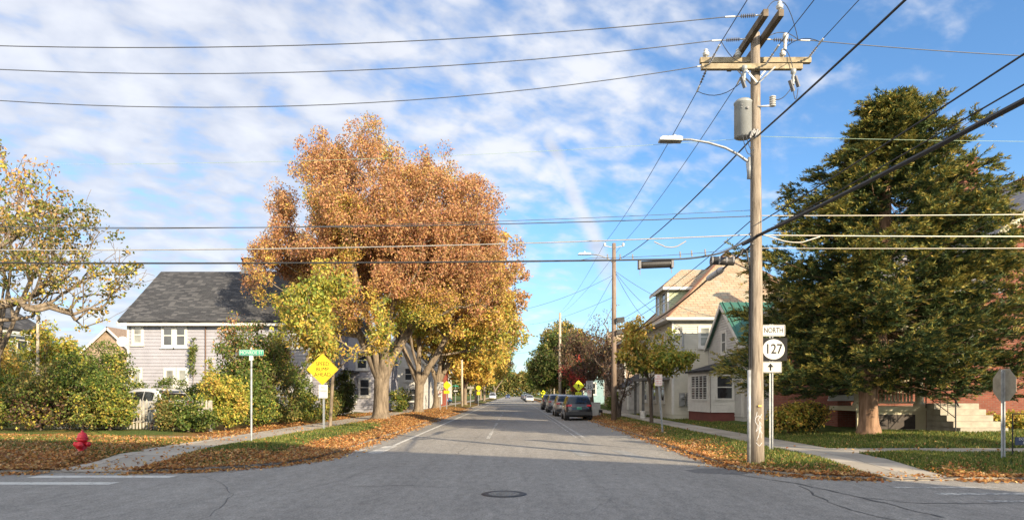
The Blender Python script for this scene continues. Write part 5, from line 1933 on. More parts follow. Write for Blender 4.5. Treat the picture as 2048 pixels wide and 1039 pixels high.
# speed bump warning
sx, sy = -7.85, 28.0
r_ = thing('warning_sign', 'yellow diamond speed bump warning sign with small white sign beneath it', 'sign', (sx, sy, hgt(sx, sy)))
post(r_, sx + .05, sy + .01, 3.15, .075)
dz = EYE + (CY - 738) * sy / F
hd = .655
pl = MB().prism(rrect(.93, .93, .06), Vector((1, 0, 1)).normalized(), Vector((-1, 0, 1)).normalized(), (sx, sy - .03, dz), (0, .004, 0)).build('diamond_plate', M_SYEL, r_)
a, b = rrect(.89, .89, .05), rrect(.865, .865, .04)
U1, V1 = Vector((1, 0, 1)).normalized(), Vector((-1, 0, 1)).normalized()
n = len(a)
m = MB().add([Vector((sx, sy - .032, dz)) + U1 * p[0] + V1 * p[1] for p in a + b], [(k, (k + 1) % n, n + (k + 1) % n, n + k) for k in range(n)])
m.build('border', M_SOLIVE, pl)
for t_, oz in (('SPEED', .215), ('BUMP', .0), ('AHEAD', -.215)):
    text(pl, t_, .225, (sx, sy - .034, dz + oz), M_SBLACK, squeeze=.92, bold=0.0)
pz = EYE + (CY - 782) * sy / F
pl = plate(r_, 'parking_plate', rrect(.37, .55, .03), (sx + .03, sy - .028, pz), M_SWHITE)
text(pl, 'NO', .12, (sx + .03, sy - .030, pz + .16), M_SREDF, squeeze=.9)
text(pl, 'PARKING', .09, (sx + .03, sy - .030, pz + .02), M_SREDF, squeeze=.8)

# state route sign beside the utility pole
sx, sy = 6.80, 17.9
r_ = thing('route_sign', 'north route 127 sign with straight ahead arrow on a galvanized post', 'sign', (sx, sy, hgt(sx, sy)))
post(r_, sx - .05, sy + .02, EYE + (CY - 648) * sy / F, .09)
z1 = EYE + (CY - 660.5) * sy / F
pl = plate(r_, 'direction_plate', rrect(.61, .30, .03), (sx, sy - .02, z1), M_SWHITE)
border(pl, .61, .30, .03, .012, (sx, sy - .02, z1), M_SBLACK, .012)
text(pl, 'NORTH', .19, (sx, sy - .022, z1), M_SBLACK, squeeze=.76, bold=.001)
z2 = EYE + (CY - 698) * sy / F
pl = plate(r_, 'route_plate', rrect(.66, .60, .02), (sx + .03, sy - .02, z2), M_SBLACK)
ov = [(.29 * math.cos(2 * math.pi * k / 40), .265 * math.sin(2 * math.pi * k / 40)) for k in range(40)]
MB().prism(ov, UX, (0, 0, 1), (sx, sy - .026, z2), (0, .005, 0)).build('oval_panel', M_SWHITE, pl)
text(pl, '127', .36, (sx, sy - .030, z2 - .0), M_SBLACK, squeeze=.86, bold=.002)
z3 = EYE + (CY - 733.5) * sy / F
pl = plate(r_, 'arrow_plate', rrect(.53, .29, .03), (sx - .05, sy - .02, z3), M_SWHITE)
border(pl, .53, .29, .03, .012, (sx - .05, sy - .02, z3), M_SBLACK, .010)
MB().prism([(-.022, -.09), (.022, -.09), (.022, .0), (.085, .0), (0, .1), (-.085, .0), (-.022, .0)], UX, (0, 0, 1), (sx - .08, sy - .0235, z3), (0, .003, 0)).build('arrow', M_SBLACK, pl)

# no parking sign, leaning
sx, sy = 5.95, 27.3
r_ = thing('parking_sign', 'faded red and white no parking to corner sign on a leaning post', 'sign', (sx, sy, hgt(sx, sy)))
zt = EYE + (CY - 749) * sy / F
post(r_, sx, sy, zt, .065, top=sx - .19)
zc = EYE + (CY - 759.5) * sy / F
pl = plate(r_, 'parking_plate', rrect(.31, .46, .03), (sx - .175, sy - .02, zc), M_SPINK)
border(pl, .31, .46, .03, .012, (sx - .175, sy - .02, zc), M_SREDF, .008)
for t_, oz, s_ in (('NO', .14, .1), ('PARKING', .05, .075), ('HERE TO', -.05, .065), ('CORNER', -.14, .07)):
    text(pl, t_, s_, (sx - .175, sy - .022, zc + oz), M_SRED, squeeze=.85)

# stop sign seen from behind
sx, sy = 11.15, 15.6
r_ = thing('stop_sign', 'stop sign seen from behind on a grey post at the right corner', 'sign', (sx, sy, hgt(sx, sy)))
zc = EYE + (CY - 769) * sy / F
post(r_, sx, sy - .03, zc + .34, .09)
oc = [(.37 / math.cos(R(22.5)) * math.cos(R(22.5 + 45 * k)), .37 / math.cos(R(22.5)) * math.sin(R(22.5 + 45 * k))) for k in range(8)]
uu = Vector((math.cos(R(90)), math.sin(R(90)), 0))
nn = Vector((-uu.y, uu.x, 0))
pl = MB().prism(oc, uu, (0, 0, 1), Vector((sx + .06, sy, zc)), nn * .004).build('octagon_plate', M_SBACK, r_)
MB().prism([(x * .97, y * .97) for x, y in oc], uu, (0, 0, 1), Vector((sx + .06, sy, zc)) - nn * .0005, -nn * .002).build('red_face', M_SRED, pl)

# yard sign hanging from a dark frame
sx, sy = 12.3, 16.4
g_ = hgt(sx, sy)
r_ = thing('yard_sign', 'navy hanging yard sign with white lettering on a black frame, right edge', 'sign', (sx, sy, g_))
fr = MB().tube([(sx - .32, sy, g_ - .1), (sx - .32, sy, g_ + 1.02), (sx + .95, sy, g_ + 1.02)], .018, 6).tube([(sx + .9, sy, g_ - .1), (sx + .9, sy, g_ + 1.02)], .018, 6)
fr.build('frame', M_BLACK, r_)
zz = EYE + (CY - 881) * sy / F
pl = plate(r_, 'board', rrect(1.14, .19, .01), (sx + .3, sy - .02, zz), M_NAVY, .02)
text(pl, 'DORA DERMAT', .088, (sx + .10, sy - .022, zz + .045), M_SWHITE, squeeze=.92)
text(pl, '802-846-952', .088, (sx + .12, sy - .022, zz - .045), M_SWHITE, squeeze=.9)


def walker(p, c, s, mat):
    """walking figure: head, trunk and striding limbs"""
    c = Vector(c)
    parts = [[(.045 * math.cos(2 * math.pi * k / 12) + .0, .205 + .045 * math.sin(2 * math.pi * k / 12)) for k in range(12)],
             [(-.055, .145), (.06, .15), (.05, -.03), (-.045, -.03)],
             [(-.045, -.02), (.01, -.03), (-.055, -.24), (-.105, -.24)], [(0, -.03), (.05, -.02), (.115, -.22), (.07, -.24)],
             [(-.055, .145), (-.03, .10), (-.10, .0), (-.13, .02)], [(.06, .15), (.04, .09), (.10, .02), (.14, .05)]]
    m = MB()
    for k, q in enumerate(parts):
        m.prism([(x * s, z * s) for x, z in q], UX, (0, 0, 1), c + Vector((0, -.001 - .0006 * k, 0)), (0, .0005, 0))
    m.build('walking_figure', mat, p)


def crossing(name, label, px, py, sy, side, plaque=True, mat=None, bag=True, group=None):
    c = P(px, py, sy)
    r_ = thing(name, label, 'sign', (c.x, sy, .2), group)
    post(r_, c.x, sy + .02, c.z + side * .6, .08, z0=.1)
    pl = MB().prism(rrect(side, side, .05), U1, V1, (c.x, sy - .02, c.z), (0, .004, 0)).build('diamond_plate', mat or M_SFLUO, r_)
    if bag:
        walker(pl, (c.x, sy - .021, c.z), side * 1.25, M_SBLACK)
    if plaque:
        q = plate(r_, 'plaque', rrect(.56, .3, .03), (c.x, sy - .02, c.z - side * .707 - .2), mat or M_SFLUO)
        if bag:
            text(q, 'AHEAD', .17, (c.x, sy - .023, c.z - side * .707 - .2), M_SBLACK, squeeze=.9)
    return r_


crossing('crossing_sign', 'bright yellow pedestrian crossing diamond with an ahead plaque behind the parked cars', 1157, 771, 61, .72)
crossing('crossing_sign', 'small distant yellow pedestrian crossing diamond left of the parked cars', 1086.5, 784.5, 136, .76, plaque=True, bag=False)


def speed_sign(px, py, sy, label, w=.56, h=.70):
    c = P(px, py, sy)
    r_ = thing('speed_sign', label, 'sign', (c.x, sy, .2))
    post(r_, c.x, sy + .02, c.z + h / 2, .08, z0=.1)
    pl = plate(r_, 'speed_plate', rrect(w, h, .03), (c.x, sy - .02, c.z), M_SWHITE)
    border(pl, w, h, .03, .012, (c.x, sy - .02, c.z), M_SBLACK, .012)
    text(pl, 'SPEED', .13, (c.x, sy - .023, c.z + .25), M_SBLACK, squeeze=.95)
    text(pl, 'LIMIT', .13, (c.x, sy - .023, c.z + .11), M_SBLACK, squeeze=.95)
    text(pl, '25', .36, (c.x, sy - .023, c.z - .14), M_SBLACK, bold=.006)
    q = plate(r_, 'parking_plate', rrect(.36, .52, .03), (c.x - .02, sy - .02, c.z - h / 2 - .3), M_SPINK)
    m = MB()
    k = 24
    m.add([Vector((c.x - .02 + rr_ * math.cos(2 * math.pi * i / k), sy - .022, c.z - h / 2 - .2 + rr_ * math.sin(2 * math.pi * i / k))) for rr_ in (.13, .10) for i in range(k)], [(i, (i + 1) % k, k + (i + 1) % k, k + i) for i in range(k)])
    m.bar((c.x - .11, sy - .022, c.z - h / 2 - .11), (c.x + .07, sy - .022, c.z - h / 2 - .29), .03, .001, (0, 1, 0))
    m.build('no_parking_symbol', M_SRED, q)
    text(q, 'P', .17, (c.x - .02, sy - .0225, c.z - h / 2 - .2), M_SBLACK)
    return r_


speed_sign(1179, 769.5, 53, 'white speed limit 25 sign on the right behind the nearest parked car')
speed_sign(880.5, 771.5, 62, 'white speed limit 25 sign on the left in front of a forked tree', .62, .76)
crossing('crossing_sign', 'yellow crossing diamond turned away behind the left speed limit sign', 893.5, 770, 66, .62, mat=M_SYEL, bag=False)
# one way sign and other small signs further along
c = P(911, 781, 78)
r_ = thing('one_way_sign', 'black and white arrow sign under a green blade, far left verge', 'sign', (c.x, 78, .2))
post(r_, c.x, 78.02, c.z + .75, .08, z0=.1)
pl = plate(r_, 'arrow_plate', rrect(.62, .42, .03), (c.x, 77.98, c.z), M_SBLACK)
MB().prism([(-.24, 0), (-.08, .13), (-.08, .06), (.24, .06), (.24, -.06), (-.08, -.06), (-.08, -.13)], UX, (0, 0, 1), (c.x, 77.977, c.z), (0, .002, 0)).build('arrow', M_SWHITE, pl)
plate(r_, 'name_blade', rrect(.66, .16, .02), (c.x, 77.98, c.z + .58), M_SGREEN)
c = P(941, 774.5, 88)
r_ = thing('street_name_sign', 'grey backed street name sign on a post beyond the bare wooden pole', 'sign', (c.x, 88, .2))
post(r_, c.x, 88.02, c.z + .3, .08, z0=.1)
plate(r_, 'name_blade', rrect(.85, .3, .03), (c.x, 87.98, c.z), M_SBACK)
plate(r_, 'lower_plate', rrect(.3, .45, .03), (c.x, 87.98, c.z - .55), M_SBACK)
c = P(957, 775, 98)
r_ = thing('warning_sign', 'round dull yellow sign on the far left verge beside the grey name sign', 'sign', (c.x, 98, .2))
post(r_, c.x, 98.02, c.z + .3, .1, z0=.1)
plate(r_, 'round_plate', [(.36 * math.cos(2 * math.pi * k / 24), .36 * math.sin(2 * math.pi * k / 24)) for k in range(24)], (c.x, 97.98, c.z), M_SYEL)
plate(r_, 'lower_plate', rrect(.5, .5, .03), (c.x, 97.98, c.z - .75), M_SYEL)

# ------------------------------------------------------------------ hydrant
hx, hy = -10.75, 17.0
hz = hgt(hx, hy) - .02
r_ = thing('fire_hydrant', 'red fire hydrant standing in fallen leaves at the left corner', 'hydrant', (hx, hy, hz))
M_HYD = plain('hydrant_red', (.62, .02, .03), .42, 0, .18, 12)
hb_ = MB().lathe((hx, hy, hz), [(.15, 0), (.15, .035), (.105, .04), (.10, .30), (.135, .31), (.135, .35), (.115, .36)], 20)
for k in range(8):
    a_ = 2 * math.pi * k / 8 + .2
    hb_.lathe((hx + .122 * math.cos(a_), hy + .122 * math.sin(a_), hz + .345), [(.012, 0), (.012, .03), (.004, .034)], 6).lathe((hx + .13 * math.cos(a_), hy + .13 * math.sin(a_), hz + .03), [(.012, 0), (.012, .025), (.004, .028)], 6)
hb_.build('barrel', M_HYD, r_, True)
bn = MB().lathe((hx, hy, hz + .36), [(.135, 0), (.135, .025), (.115, .03), (.105, .09), (.07, .14), (.03, .16), (.03, .20), (.012, .205)], 20)
bn.build('bonnet', M_HYD, r_, True)
for sgn in (-1, 1):
    MB().lathe((hx, hy, hz + .22), [(.05, .08), (.05, .13), (.065, .135), (.065, .185), (.025, .19), (.022, .215)], 12, (sgn, -.1, 0)).build('hose_cap', M_HYD, r_, True)
MB().lathe((hx, hy, hz + .2), [(.075, .08), (.075, .12), (.095, .125), (.095, .175), (.03, .18), (.028, .205)], 14, (0.15, -1, 0)).build('pumper_cap', M_HYD, r_, True)

# ------------------------------------------------------------------ utility poles and wires
def wood(name, c1, c2):
    m, nt, b = new_mat(name)
    v = coords(nt, 'Object', (1, 1, .07))
    f = noise(nt, v, 26, 6, .7, .3)
    f2 = noise(nt, coords(nt, 'Object', (1, 1, .5)), 2.2, 4, .6)
    c = mixc_(nt, .45, ramp(nt, f, [(.3, c1), (.65, c2)]), ramp(nt, f2, [(.3, (.55, .5, .45)), (.7, (1.1, 1.05, 1))]), 'MULTIPLY')
    nt.links.new(c, b.inputs['Base Color'])
    b.inputs['Roughness'].default_value = .9
    b.inputs['Specular IOR Level'].default_value = .15
    bump(nt, b, f, .5, .012)
    return m


M_POLE = wood('weathered_pole', (.115, .095, .075), (.345, .30, .25))
M_POLEP = wood('pale_pole', (.26, .22, .17), (.50, .44, .35))
M_POLED = wood('dark_pole', (.12, .09, .075), (.26, .205, .165))
M_ARM = plain('crossarm_wood', (.30, .25, .17), .9, 0, .3, 5, .4, .2, (1, 1, 1))
M_ARMD = plain('dark_crossarm_wood', (.13, .105, .08), .9, 0, .3, 5, .4, .2)
M_PORC = plain('pale_porcelain', (.50, .50, .49), .35, 0, .05, 5)
M_POLY = plain('grey_polymer', (.16, .16, .17), .5, 0, .1, 5)
M_TANK = plain('transformer_grey', (.25, .265, .27), .5, .1, .1, 3)
M_WIRE = plain('weathered_wire', (.055, .06, .07), .6, .2, .15, 4)
M_WBLACK = plain('black_cable', (.016, .016, .018), .55, 0, .2, 4)
M_WPALE = plain('bare_aluminium_strand', (.30, .285, .26), .45, .3, .1, 4)
M_BOX = plain('splice_case_plastic', (.028, .027, .027), .5, 0, .2, 6)

PX, PY = 5.62, 15.8
gz = hgt(PX, PY)
up_ = thing('utility_pole', 'tall weathered wooden utility pole with crossarms, transformer and lamp at the right corner', 'utility pole', (PX, PY, gz))
sh = MB()
prof = []
for k in range(13):
    t = k / 12
    z = gz - .1 + (10.03 - gz + .1) * t
    prof.append((PX - .035 * t, PY, z))
sh.tube(prof, [.172 - .07 * (k / 12) ** .8 for k in range(13)], 16)
sh.build('shaft', M_POLE, up_, True)


def PP(px, py, y=PY):
    return P(px, py, y)


# lower arms run along the side street, upper arms along the main road
for y, xa, xb, z in ((PY - .2, 4.28, 6.58, 9.16), (PY + .2, 4.36, 6.95, 9.50)):
    MB().box(xa, xb, y - .055, y + .055, z - .06, z + .06).build('crossarm', M_ARM, up_)
for x in (5.43, 5.76):
    MB().box(x - .055, x + .055, 14.7, 17.25, 9.83, 9.98).build('crossarm', M_ARMD, up_)
for s in (-1, 1):
    br = MB().bar((PX - .03 + s * .36, PY - .26, 9.14), (PX - .03 + s * .02, PY - .17, 8.82), .035, .012, (0, 1, 0))
    br.build('brace', M_GALV, up_)
    MB().bar((PX - .03 + s * .36, PY + .26, 9.34), (PX - .03 + s * .02, PY + .17, 8.92), .035, .012, (0, 1, 0)).build('brace', M_GALV, up_)
pin = [(.02, -.06), (.02, .03), (.055, .04), (.075, .055), (.06, .085), (.08, .10), (.05, .13), (.04, .16), (.055, .17), (.03, .20)]
for (x, y, z) in ((4.5, PY + .2, 9.57), (5.25, PY + .2, 9.57), (6.30, PY + .2, 9.57), (5.76, 14.8, 10.0)):
    MB().lathe((x, y, z), pin, 12).build('pin_insulator', M_PORC, up_, True)


def string_ins(a, b, n=7, r=.045):
    """dead-end insulator: row of sheds on a rod"""
    a, b = Vector(a), Vector(b)
    m = MB().tube([a, b], .012, 5)
    t = (b - a).normalized()
    L = (b - a).length
    for k in range(n):
        c_ = a + t * L * (.25 + .5 * k / (n - 1))
        m.lathe(c_ - t * .012, [(.012, 0), (r, .008), (r, .014), (.012, .024)], 10, t)
    m.build('strain_insulator', M_POLY, up_)
    MB().tube([b, b + t * .22], .022, 6).build('wire_clamp', M_PORC, up_)
    MB().tube([a - t * .02, a + t * .10], .02, 6).build('wire_clamp', M_PORC, up_)


EL = [(5.36, 14.85, 9.93), (5.36, 15.85, 9.93), (5.36, 17.1, 9.93)]
for e_ in EL:
    string_ins(e_, (e_[0] - .55, e_[1], e_[2] - .03))
string_ins((5.85, 15.85, 9.92), (6.65, 15.85, 9.90), 9)
FRONT = [((4.45, PY - .24, 9.20), (4.46, PY - .75, 9.25)), ((5.74, PY - .24, 9.20), (5.75, PY - .75, 9.25)), ((6.88, PY + .15, 9.54), (6.89, PY - .36, 9.59))]
REAR = [((4.40, PY - .2, 9.11), (4.40, PY + .4, 9.0)), ((5.50, PY + .25, 9.46), (5.50, PY + .8, 9.36))]
for a_, b_ in FRONT + REAR:
    string_ins(a_, b_, 4, .03)
# cutouts and arresters
for (x, z) in ((6.15, 9.72), (6.33, 8.92), (5.22, 9.0)):
    m = MB().lathe((x, PY - .3, z - .22), [(.03, 0), (.045, .02), (.03, .06), (.045, .1), (.03, .14), (.045, .18), (.03, .24), (.06, .27), (.06, .36), (.02, .38)], 10, (.05, 0, 1))
    m.build('fuse_cutout', M_PORC if z > 9.5 else M_TANK, up_, True)
m = MB()
for (x, z) in ((6.30, 8.80), (5.20, 8.88), (6.42, 8.9)):
    m = MB().bar((x - .05, PY - .33, z), (x + .06, PY - .26, z - .22), .07, .05)
    m.build('fuse_holder', M_POLY, up_)
m = MB()
for k in range(5):
    m.lathe((5.93, PY - .15, 8.28 + k * .05), [(.03, 0), (.075, .012), (.075, .022), (.03, .045)], 12)
m.bar((5.60, PY - .1, 8.3), (5.93, PY - .15, 8.3), .03)
m.build('lightning_arrester', M_PORC, up_, True)
# transformer tank
tz0, tz1 = EYE + (CY - 274) * PY / F, EYE + (CY - 201) * PY / F
tm = MB().lathe((5.335, PY + .08, tz0), [(.165, 0), (.205, .02), (.205, tz1 - tz0 - .06), (.215, tz1 - tz0 - .05), (.215, tz1 - tz0 - .02), (.16, tz1 - tz0 + .04), (.03, tz1 - tz0 + .06)], 24)
tr_ = tm.build('transformer', M_TANK, up_, True)
m = MB()
for z in (tz0 + .2, tz1 - .2):
    m.bar((5.42, PY, z), (5.56, PY, z), .08, .1)
m.lathe((5.36, PY - .125, tz1 - .22), [(.03, 0), (.03, .03), (.012, .035)], 10, (0, -1, 0)).lathe((5.24, PY - .1, tz1 - .14), [(.012, 0), (.012, .02)], 8, (0, -1, 0)).lathe((5.24, PY - .1, tz1 - .2), [(.012, 0), (.012, .02)], 8, (0, -1, 0))
m.build('tank_fitting', M_POLY, tr_)
# looping jumpers
def loop(a, b, dip, n=8):
    jm = MB()
    a, b = Vector(a), Vector(b)
    jm.tube([a + (b - a) * (k / n) + Vector((0, 0, -4 * dip * (k / n) * (1 - k / n))) for k in range(n + 1)], .009, 5)
    jm.build('jumper_wire', M_WIRE, up_)


loop((4.40, PY + .6, 8.965), (5.25, PY - .3, 8.85), .22)
loop((6.33, PY - .3, 8.7), (5.95, PY - .15, 8.45), .12)
loop((6.33, PY - .3, 8.7), (6.45, PY - .3, 8.62), .28)
loop((5.45, 14.85, 9.95), (5.76, 14.8, 10.2), -.12)
loop((5.76, 14.8, 10.2), (6.6, 15.85, 9.9), -.25)
loop((4.8, 15.85, 9.9), (5.5, PY, 9.45), .25)
loop((5.85, 15.85, 9.95), (6.6, 15.85, 9.92), -.15)
loop((6.3, PY + .2, 9.76), (6.89, PY - .45, 9.6), -.16)
loop((4.5, PY + .2, 9.7), (4.9, 17.1, 9.85), .2)
loop((6.15, PY - .3, 9.5), (6.33, PY - .3, 9.1), -.1)
loop((5.30, PY - .2, tz0), (5.5, PY - .18, tz0 - .35), .15)
loop((5.22, PY - .2, tz0), (5.48, PY - .18, tz0 - .3), .3)
cl = MB()
for k in range(5):
    cl.bar((5.40 + .04 * k, PY - .18, 7.55 + .05 * (k % 3)), (5.46 + .04 * k, PY - .16, 7.72 + .04 * (k % 2)), .035)
cl.build('secondary_clamp', M_POLY, up_)
# lamp arm
lz = EYE + (CY - 325) * PY / F
am = [(5.46, PY, lz), (5.36, PY, lz + .06), (5.2, PY, lz + .18), (4.9, PY, lz + .34), (4.5, PY, lz + .46), (4.1, PY, lz + .53), (3.85, PY, lz + .53)]
la = MB().tube(am, [.035, .034, .032, .03, .028, .026, .026], 8).bar((5.44, PY, lz - .35), (5.40, PY, lz), .05).bar((5.45, PY, lz - .38), (5.47, PY, lz + .12), .06, .1)
arm = la.build('lamp_arm', M_GALV, up_, True)
MB().prism([(-.26, -.04), (.26, -.05), (.26, .03), (.18, .055), (-.2, .045), (-.26, .0)], UX, (0, 0, 1), (3.62, PY - .12, lz + .53), (0, .24, 0)).lathe((3.72, PY, lz + .57), [(.04, 0), (.04, .06), (.02, .075)], 10).build('lamp_head', plain('lamp_grey', (.42, .43, .43), .5, .2), arm)
MB().box(3.40, 3.80, PY - .1, PY + .1, lz + .478, lz + .484).build('lamp_lens', plain('lamp_lens', (.22, .22, .2), .3), arm)
# riser, conduit, tags
MB().tube([(PX - .2, PY - .06, gz), (PX - .195, PY - .06, 2.25)], .045, 8).build('conduit', M_GALV, up_, True)
MB().tube([(PX - .19, PY - .06, 2.25), (PX - .18, PY - .05, 4.6), (PX - .25, PY - .05, 5.0), (PX - .33, PY - .05, 5.05), (PX - .4, PY - .05, 4.9)], .022, 6).tube([(PX - .16, PY - .1, 2.3), (PX - .15, PY - .1, 7.2)], .012, 5).build('riser_cable', M_WBLACK, up_)
m = MB()
tg = np.random.default_rng(4)
for s_ in ([(-.02, .62), (.02, .95), (.05, .6)], [(.02, .98), (-.08, .75), (.05, .86), (-.06, .55)], [(-.1, 1.05), (-.02, 1.12), (.06, 1.05)], [(-.05, 1.2), (-.1, 1.0), (.0, .8), (.09, .7)], [(.07, 1.15), (-.03, 1.02), (.08, .9)], [(-.08, .5), (.0, .42), (.07, .5)]):
    m = MB()
    pts_ = []
    for (u_, v_) in s_:
        a_ = u_ / .175
        rr_ = .172
        pts_.append((PX + rr_ * math.sin(a_), PY - rr_ * math.cos(a_), gz + v_))
    for a_, b_ in zip(pts_[:-1], pts_[1:]):
        for q in range(6):
            f0, f1 = q / 6, (q + 1) / 6
            A_, B_ = Vector(a_).lerp(Vector(b_), f0), Vector(a_).lerp(Vector(b_), f1)
            for V_ in (A_, B_):
                dd_ = Vector((V_.x - PX, V_.y - PY, 0)).normalized() * (.172 - .07 * (V_.z / 10) ** .8 + .0015)
                V_.x, V_.y = PX + dd_.x, PY + dd_.y
            m.bar(A_, B_, .013, .004, (0, 1, 0))
    m.build('paint_scrawl', plain('white_spray_paint', (.40, .40, .41), .8, 0, .2, 9), up_)
MB().box(PX - .03, PX + .05, PY - .187, PY - .175, gz + 1.32, gz + 1.36).build('number_tag', plain('orange_tag', (.6, .35, .08), .6), up_)


def simple_pole(label, px, pyt, Y, r0, r1, x=None, dark=None, arm=False, z0=None):
    t = P(px, pyt, Y)
    x = t.x if x is None else x
    z0 = hgt(x, Y) if z0 is None else z0
    p = thing('utility_pole', label, 'utility pole', (x, Y, z0))
    MB().tube([(x, Y, z0 - .1), (x, Y, z0 + t.z * .5), (x, Y, t.z)], [r0, (r0 + r1) / 2, r1], 12).build('shaft', M_POLED if dark else M_POLEP, p, True)
    return p, x, t.z


p2, P2X, P2Z = simple_pole('second wooden utility pole with its own lamp arm and small top insulators', 1228, 486, 40.5, .17, .11, dark=True)
lz = EYE + (CY - 524) * 40.5 / F
la = MB().tube([(P2X - .1, 40.5, lz), (P2X - .35, 40.5, lz + .22), (P2X - .9, 40.5, lz + .42), (P2X - 1.4, 40.5, lz + .48)], .035, 7)
arm = la.build('lamp_arm', M_GALV, p2, True)
MB().prism([(-.40, -.05), (.40, -.05), (.34, .07), (-.3, .06)], UX, (0, 0, 1), (P2X - 1.75, 40.38, lz + .49), (0, .24, 0)).lathe((P2X - 1.75, 40.5, lz + .55), [(.05, 0), (.05, .09), (.02, .1)], 8).build('lamp_head', plain('lamp_grey', (.4, .4, .4)), arm)
m = MB()
for s in (-1, 1):
    m.bar((P2X, 40.5, P2Z - .28), (P2X + s * .52, 40.5, P2Z - .16), .05)
m.build('side_bracket', M_GALV, p2)
for s in (-1, 1):
    MB().lathe((P2X + s * .55, 40.5, P2Z - .2), [(.03, 0), (.07, .04), (.05, .1), (.08, .14), (.04, .22)], 10).build('pin_insulator', M_PORC, p2, True)
for py in (640, 664):
    c = P(1239, py, 40.5)
    MB().obox((c.x + .03, 40.3, c.z), (.22, 0, .03), (0, .12, 0), (-.02, 0, .15)).build('junction_box', M_BOX, p2)
p3, P3X, P3Z = simple_pole('tall pale wooden pole beyond the parked cars on the right', 1120, 625, 86, .19, .14)
p4, P4X, P4Z = simple_pole('more distant wooden pole with crossarm on the right', 1108, 655, 128, .17, .12)
MB().box(P4X - 1.0, P4X + .2, 127.8, 127.9, P4Z - 1.6, P4Z - 1.45).build('crossarm', M_ARMD, p4)
MB().lathe((P4X - .35, 127.8, P4Z - .9), [(.2, -.5), (.22, -.45), (.22, .4), (.1, .48)], 10).build('transformer', M_TANK, p4)
p5, P5X, P5Z = simple_pole('short bare wooden pole on the left verge past the street trees', 924, 717, 82, .14, .11)
p6, P6X, P6Z = simple_pole('far wooden pole on the right beside the distant crossing sign', 1102, 668, 150, .15, .11)
po, _, _ = simple_pole('plain grey wooden pole among bushes at the far left', 75.5, 632, 27.5, .06, .05)


def wire(name, label, pts, r, sag, mat, group=None, n=24):
    m = MB()
    pts = [Vector(p) for p in pts]
    sags = sag if isinstance(sag, (list, tuple)) else [sag] * (len(pts) - 1)
    line = []
    for a, b, s in zip(pts[:-1], pts[1:], sags):
        for k in range(n):
            t = k / n
            q = a.lerp(b, t)
            q.z -= 4 * s * t * (1 - t)
            line.append(q)
    line.append(pts[-1])
    m.tube(line, r, 6)
    o = m.build(name, mat, origin=tuple(pts[0]))
    return tag(o, label, 'cable', group)


def at_x(px, py, Y=PY):
    return P(px, py, Y)


# primaries leaving left along the side street (poles far outside the frame)
for k, (e_, ym, yl, s, lab) in enumerate((
        (EL[0], 93, 93, .50, 'topmost bare wire running left from the upper crossarm'),
        (EL[1], 131, 122, .55, 'second bare wire running left from the upper crossarm'),
        (EL[2], 190, 186, .80, 'lowest of three bare wires running left from the upper crossarm'))):
    a = Vector((e_[0] - .75, e_[1], e_[2] - .04))
    lft = P(0, yl, e_[1])
    far_ = Vector((-20, e_[1], lft.z + (.55, .5, .62)[k]))
    wire('power_line', lab, [a, far_], .011, (.62, .78, 1.0)[k], M_WIRE, 'wires over the left side street')
wire('power_line', 'single bare wire running right from the upper crossarm', [(6.85, 15.85, 9.9), (30, 15.85, 9.95)], .011, .55, M_WIRE)
# primaries along the main road, pole to pole, and on behind the viewer
T2L, T2R = Vector((P2X - .55, 40.5, P2Z + .02)), Vector((P2X + .55, 40.5, P2Z + .02))
T3 = Vector((P3X, 86, P3Z))
wire('power_line', 'wire from left end of lower crossarm down to the second pole and beyond', [(4.40, PY + .6, 8.965), T2L, T3 + Vector((-.1, 0, 0))], .009, (.25, .5), M_WIRE)
wire('power_line', 'wire from behind the transformer to right insulator of the second pole', [(5.50, PY + .98, 9.33), T2R, T3 + Vector((.1, 0, -.1))], .009, (.25, .5), M_WIRE)
for k, (x, lab) in enumerate(((4.5, 'wire rising past the left end of lower crossarm to the top edge'), (5.6, 'wire rising steeply past the pole top to the top edge'), (6.9, 'wire rising from the right end of the lower crossarm to the top edge'))):
    wire('power_line', lab, [Vector(FRONT[k][1]) + Vector((0, -.2, .02)), (x + .1, -22, 9.9)], .009, .35, M_WIRE, 'wires running on over the viewer')
wire('power_line', 'thick black twisted cable crossing the sky diagonally beside the lamp', [T2R + Vector((-.4, -.1, -1.05)), (5.52, PY - .1, 7.62)], .019, .35, M_WBLACK)
wire('power_line', 'thick black twisted cable rising right from the transformer to the top edge', [(5.6, PY - .1, 7.62), (5.9, -22, 8.6)], .021, .75, M_WBLACK)
wire('telephone_cable', 'medium black cable rising to the right edge, upper of three', [(5.72, PY - .1, 5.68), (6.3, -22, 7.2)], .014, .62, M_WBLACK)
wire('telephone_cable', 'medium black cable rising to the right edge, middle of three', [(5.76, PY - .1, 5.42), (6.5, -22, 6.5)], .012, .55, M_WBLACK)
wire('telephone_cable', 'thickest black bundled cable rising across the cedar to the right edge', [(5.2, PY - .25, 5.1), (5.55, PY - .22, 5.3), (6.6, -22, 6.3)], .036, (.02, .75), M_WBLACK)
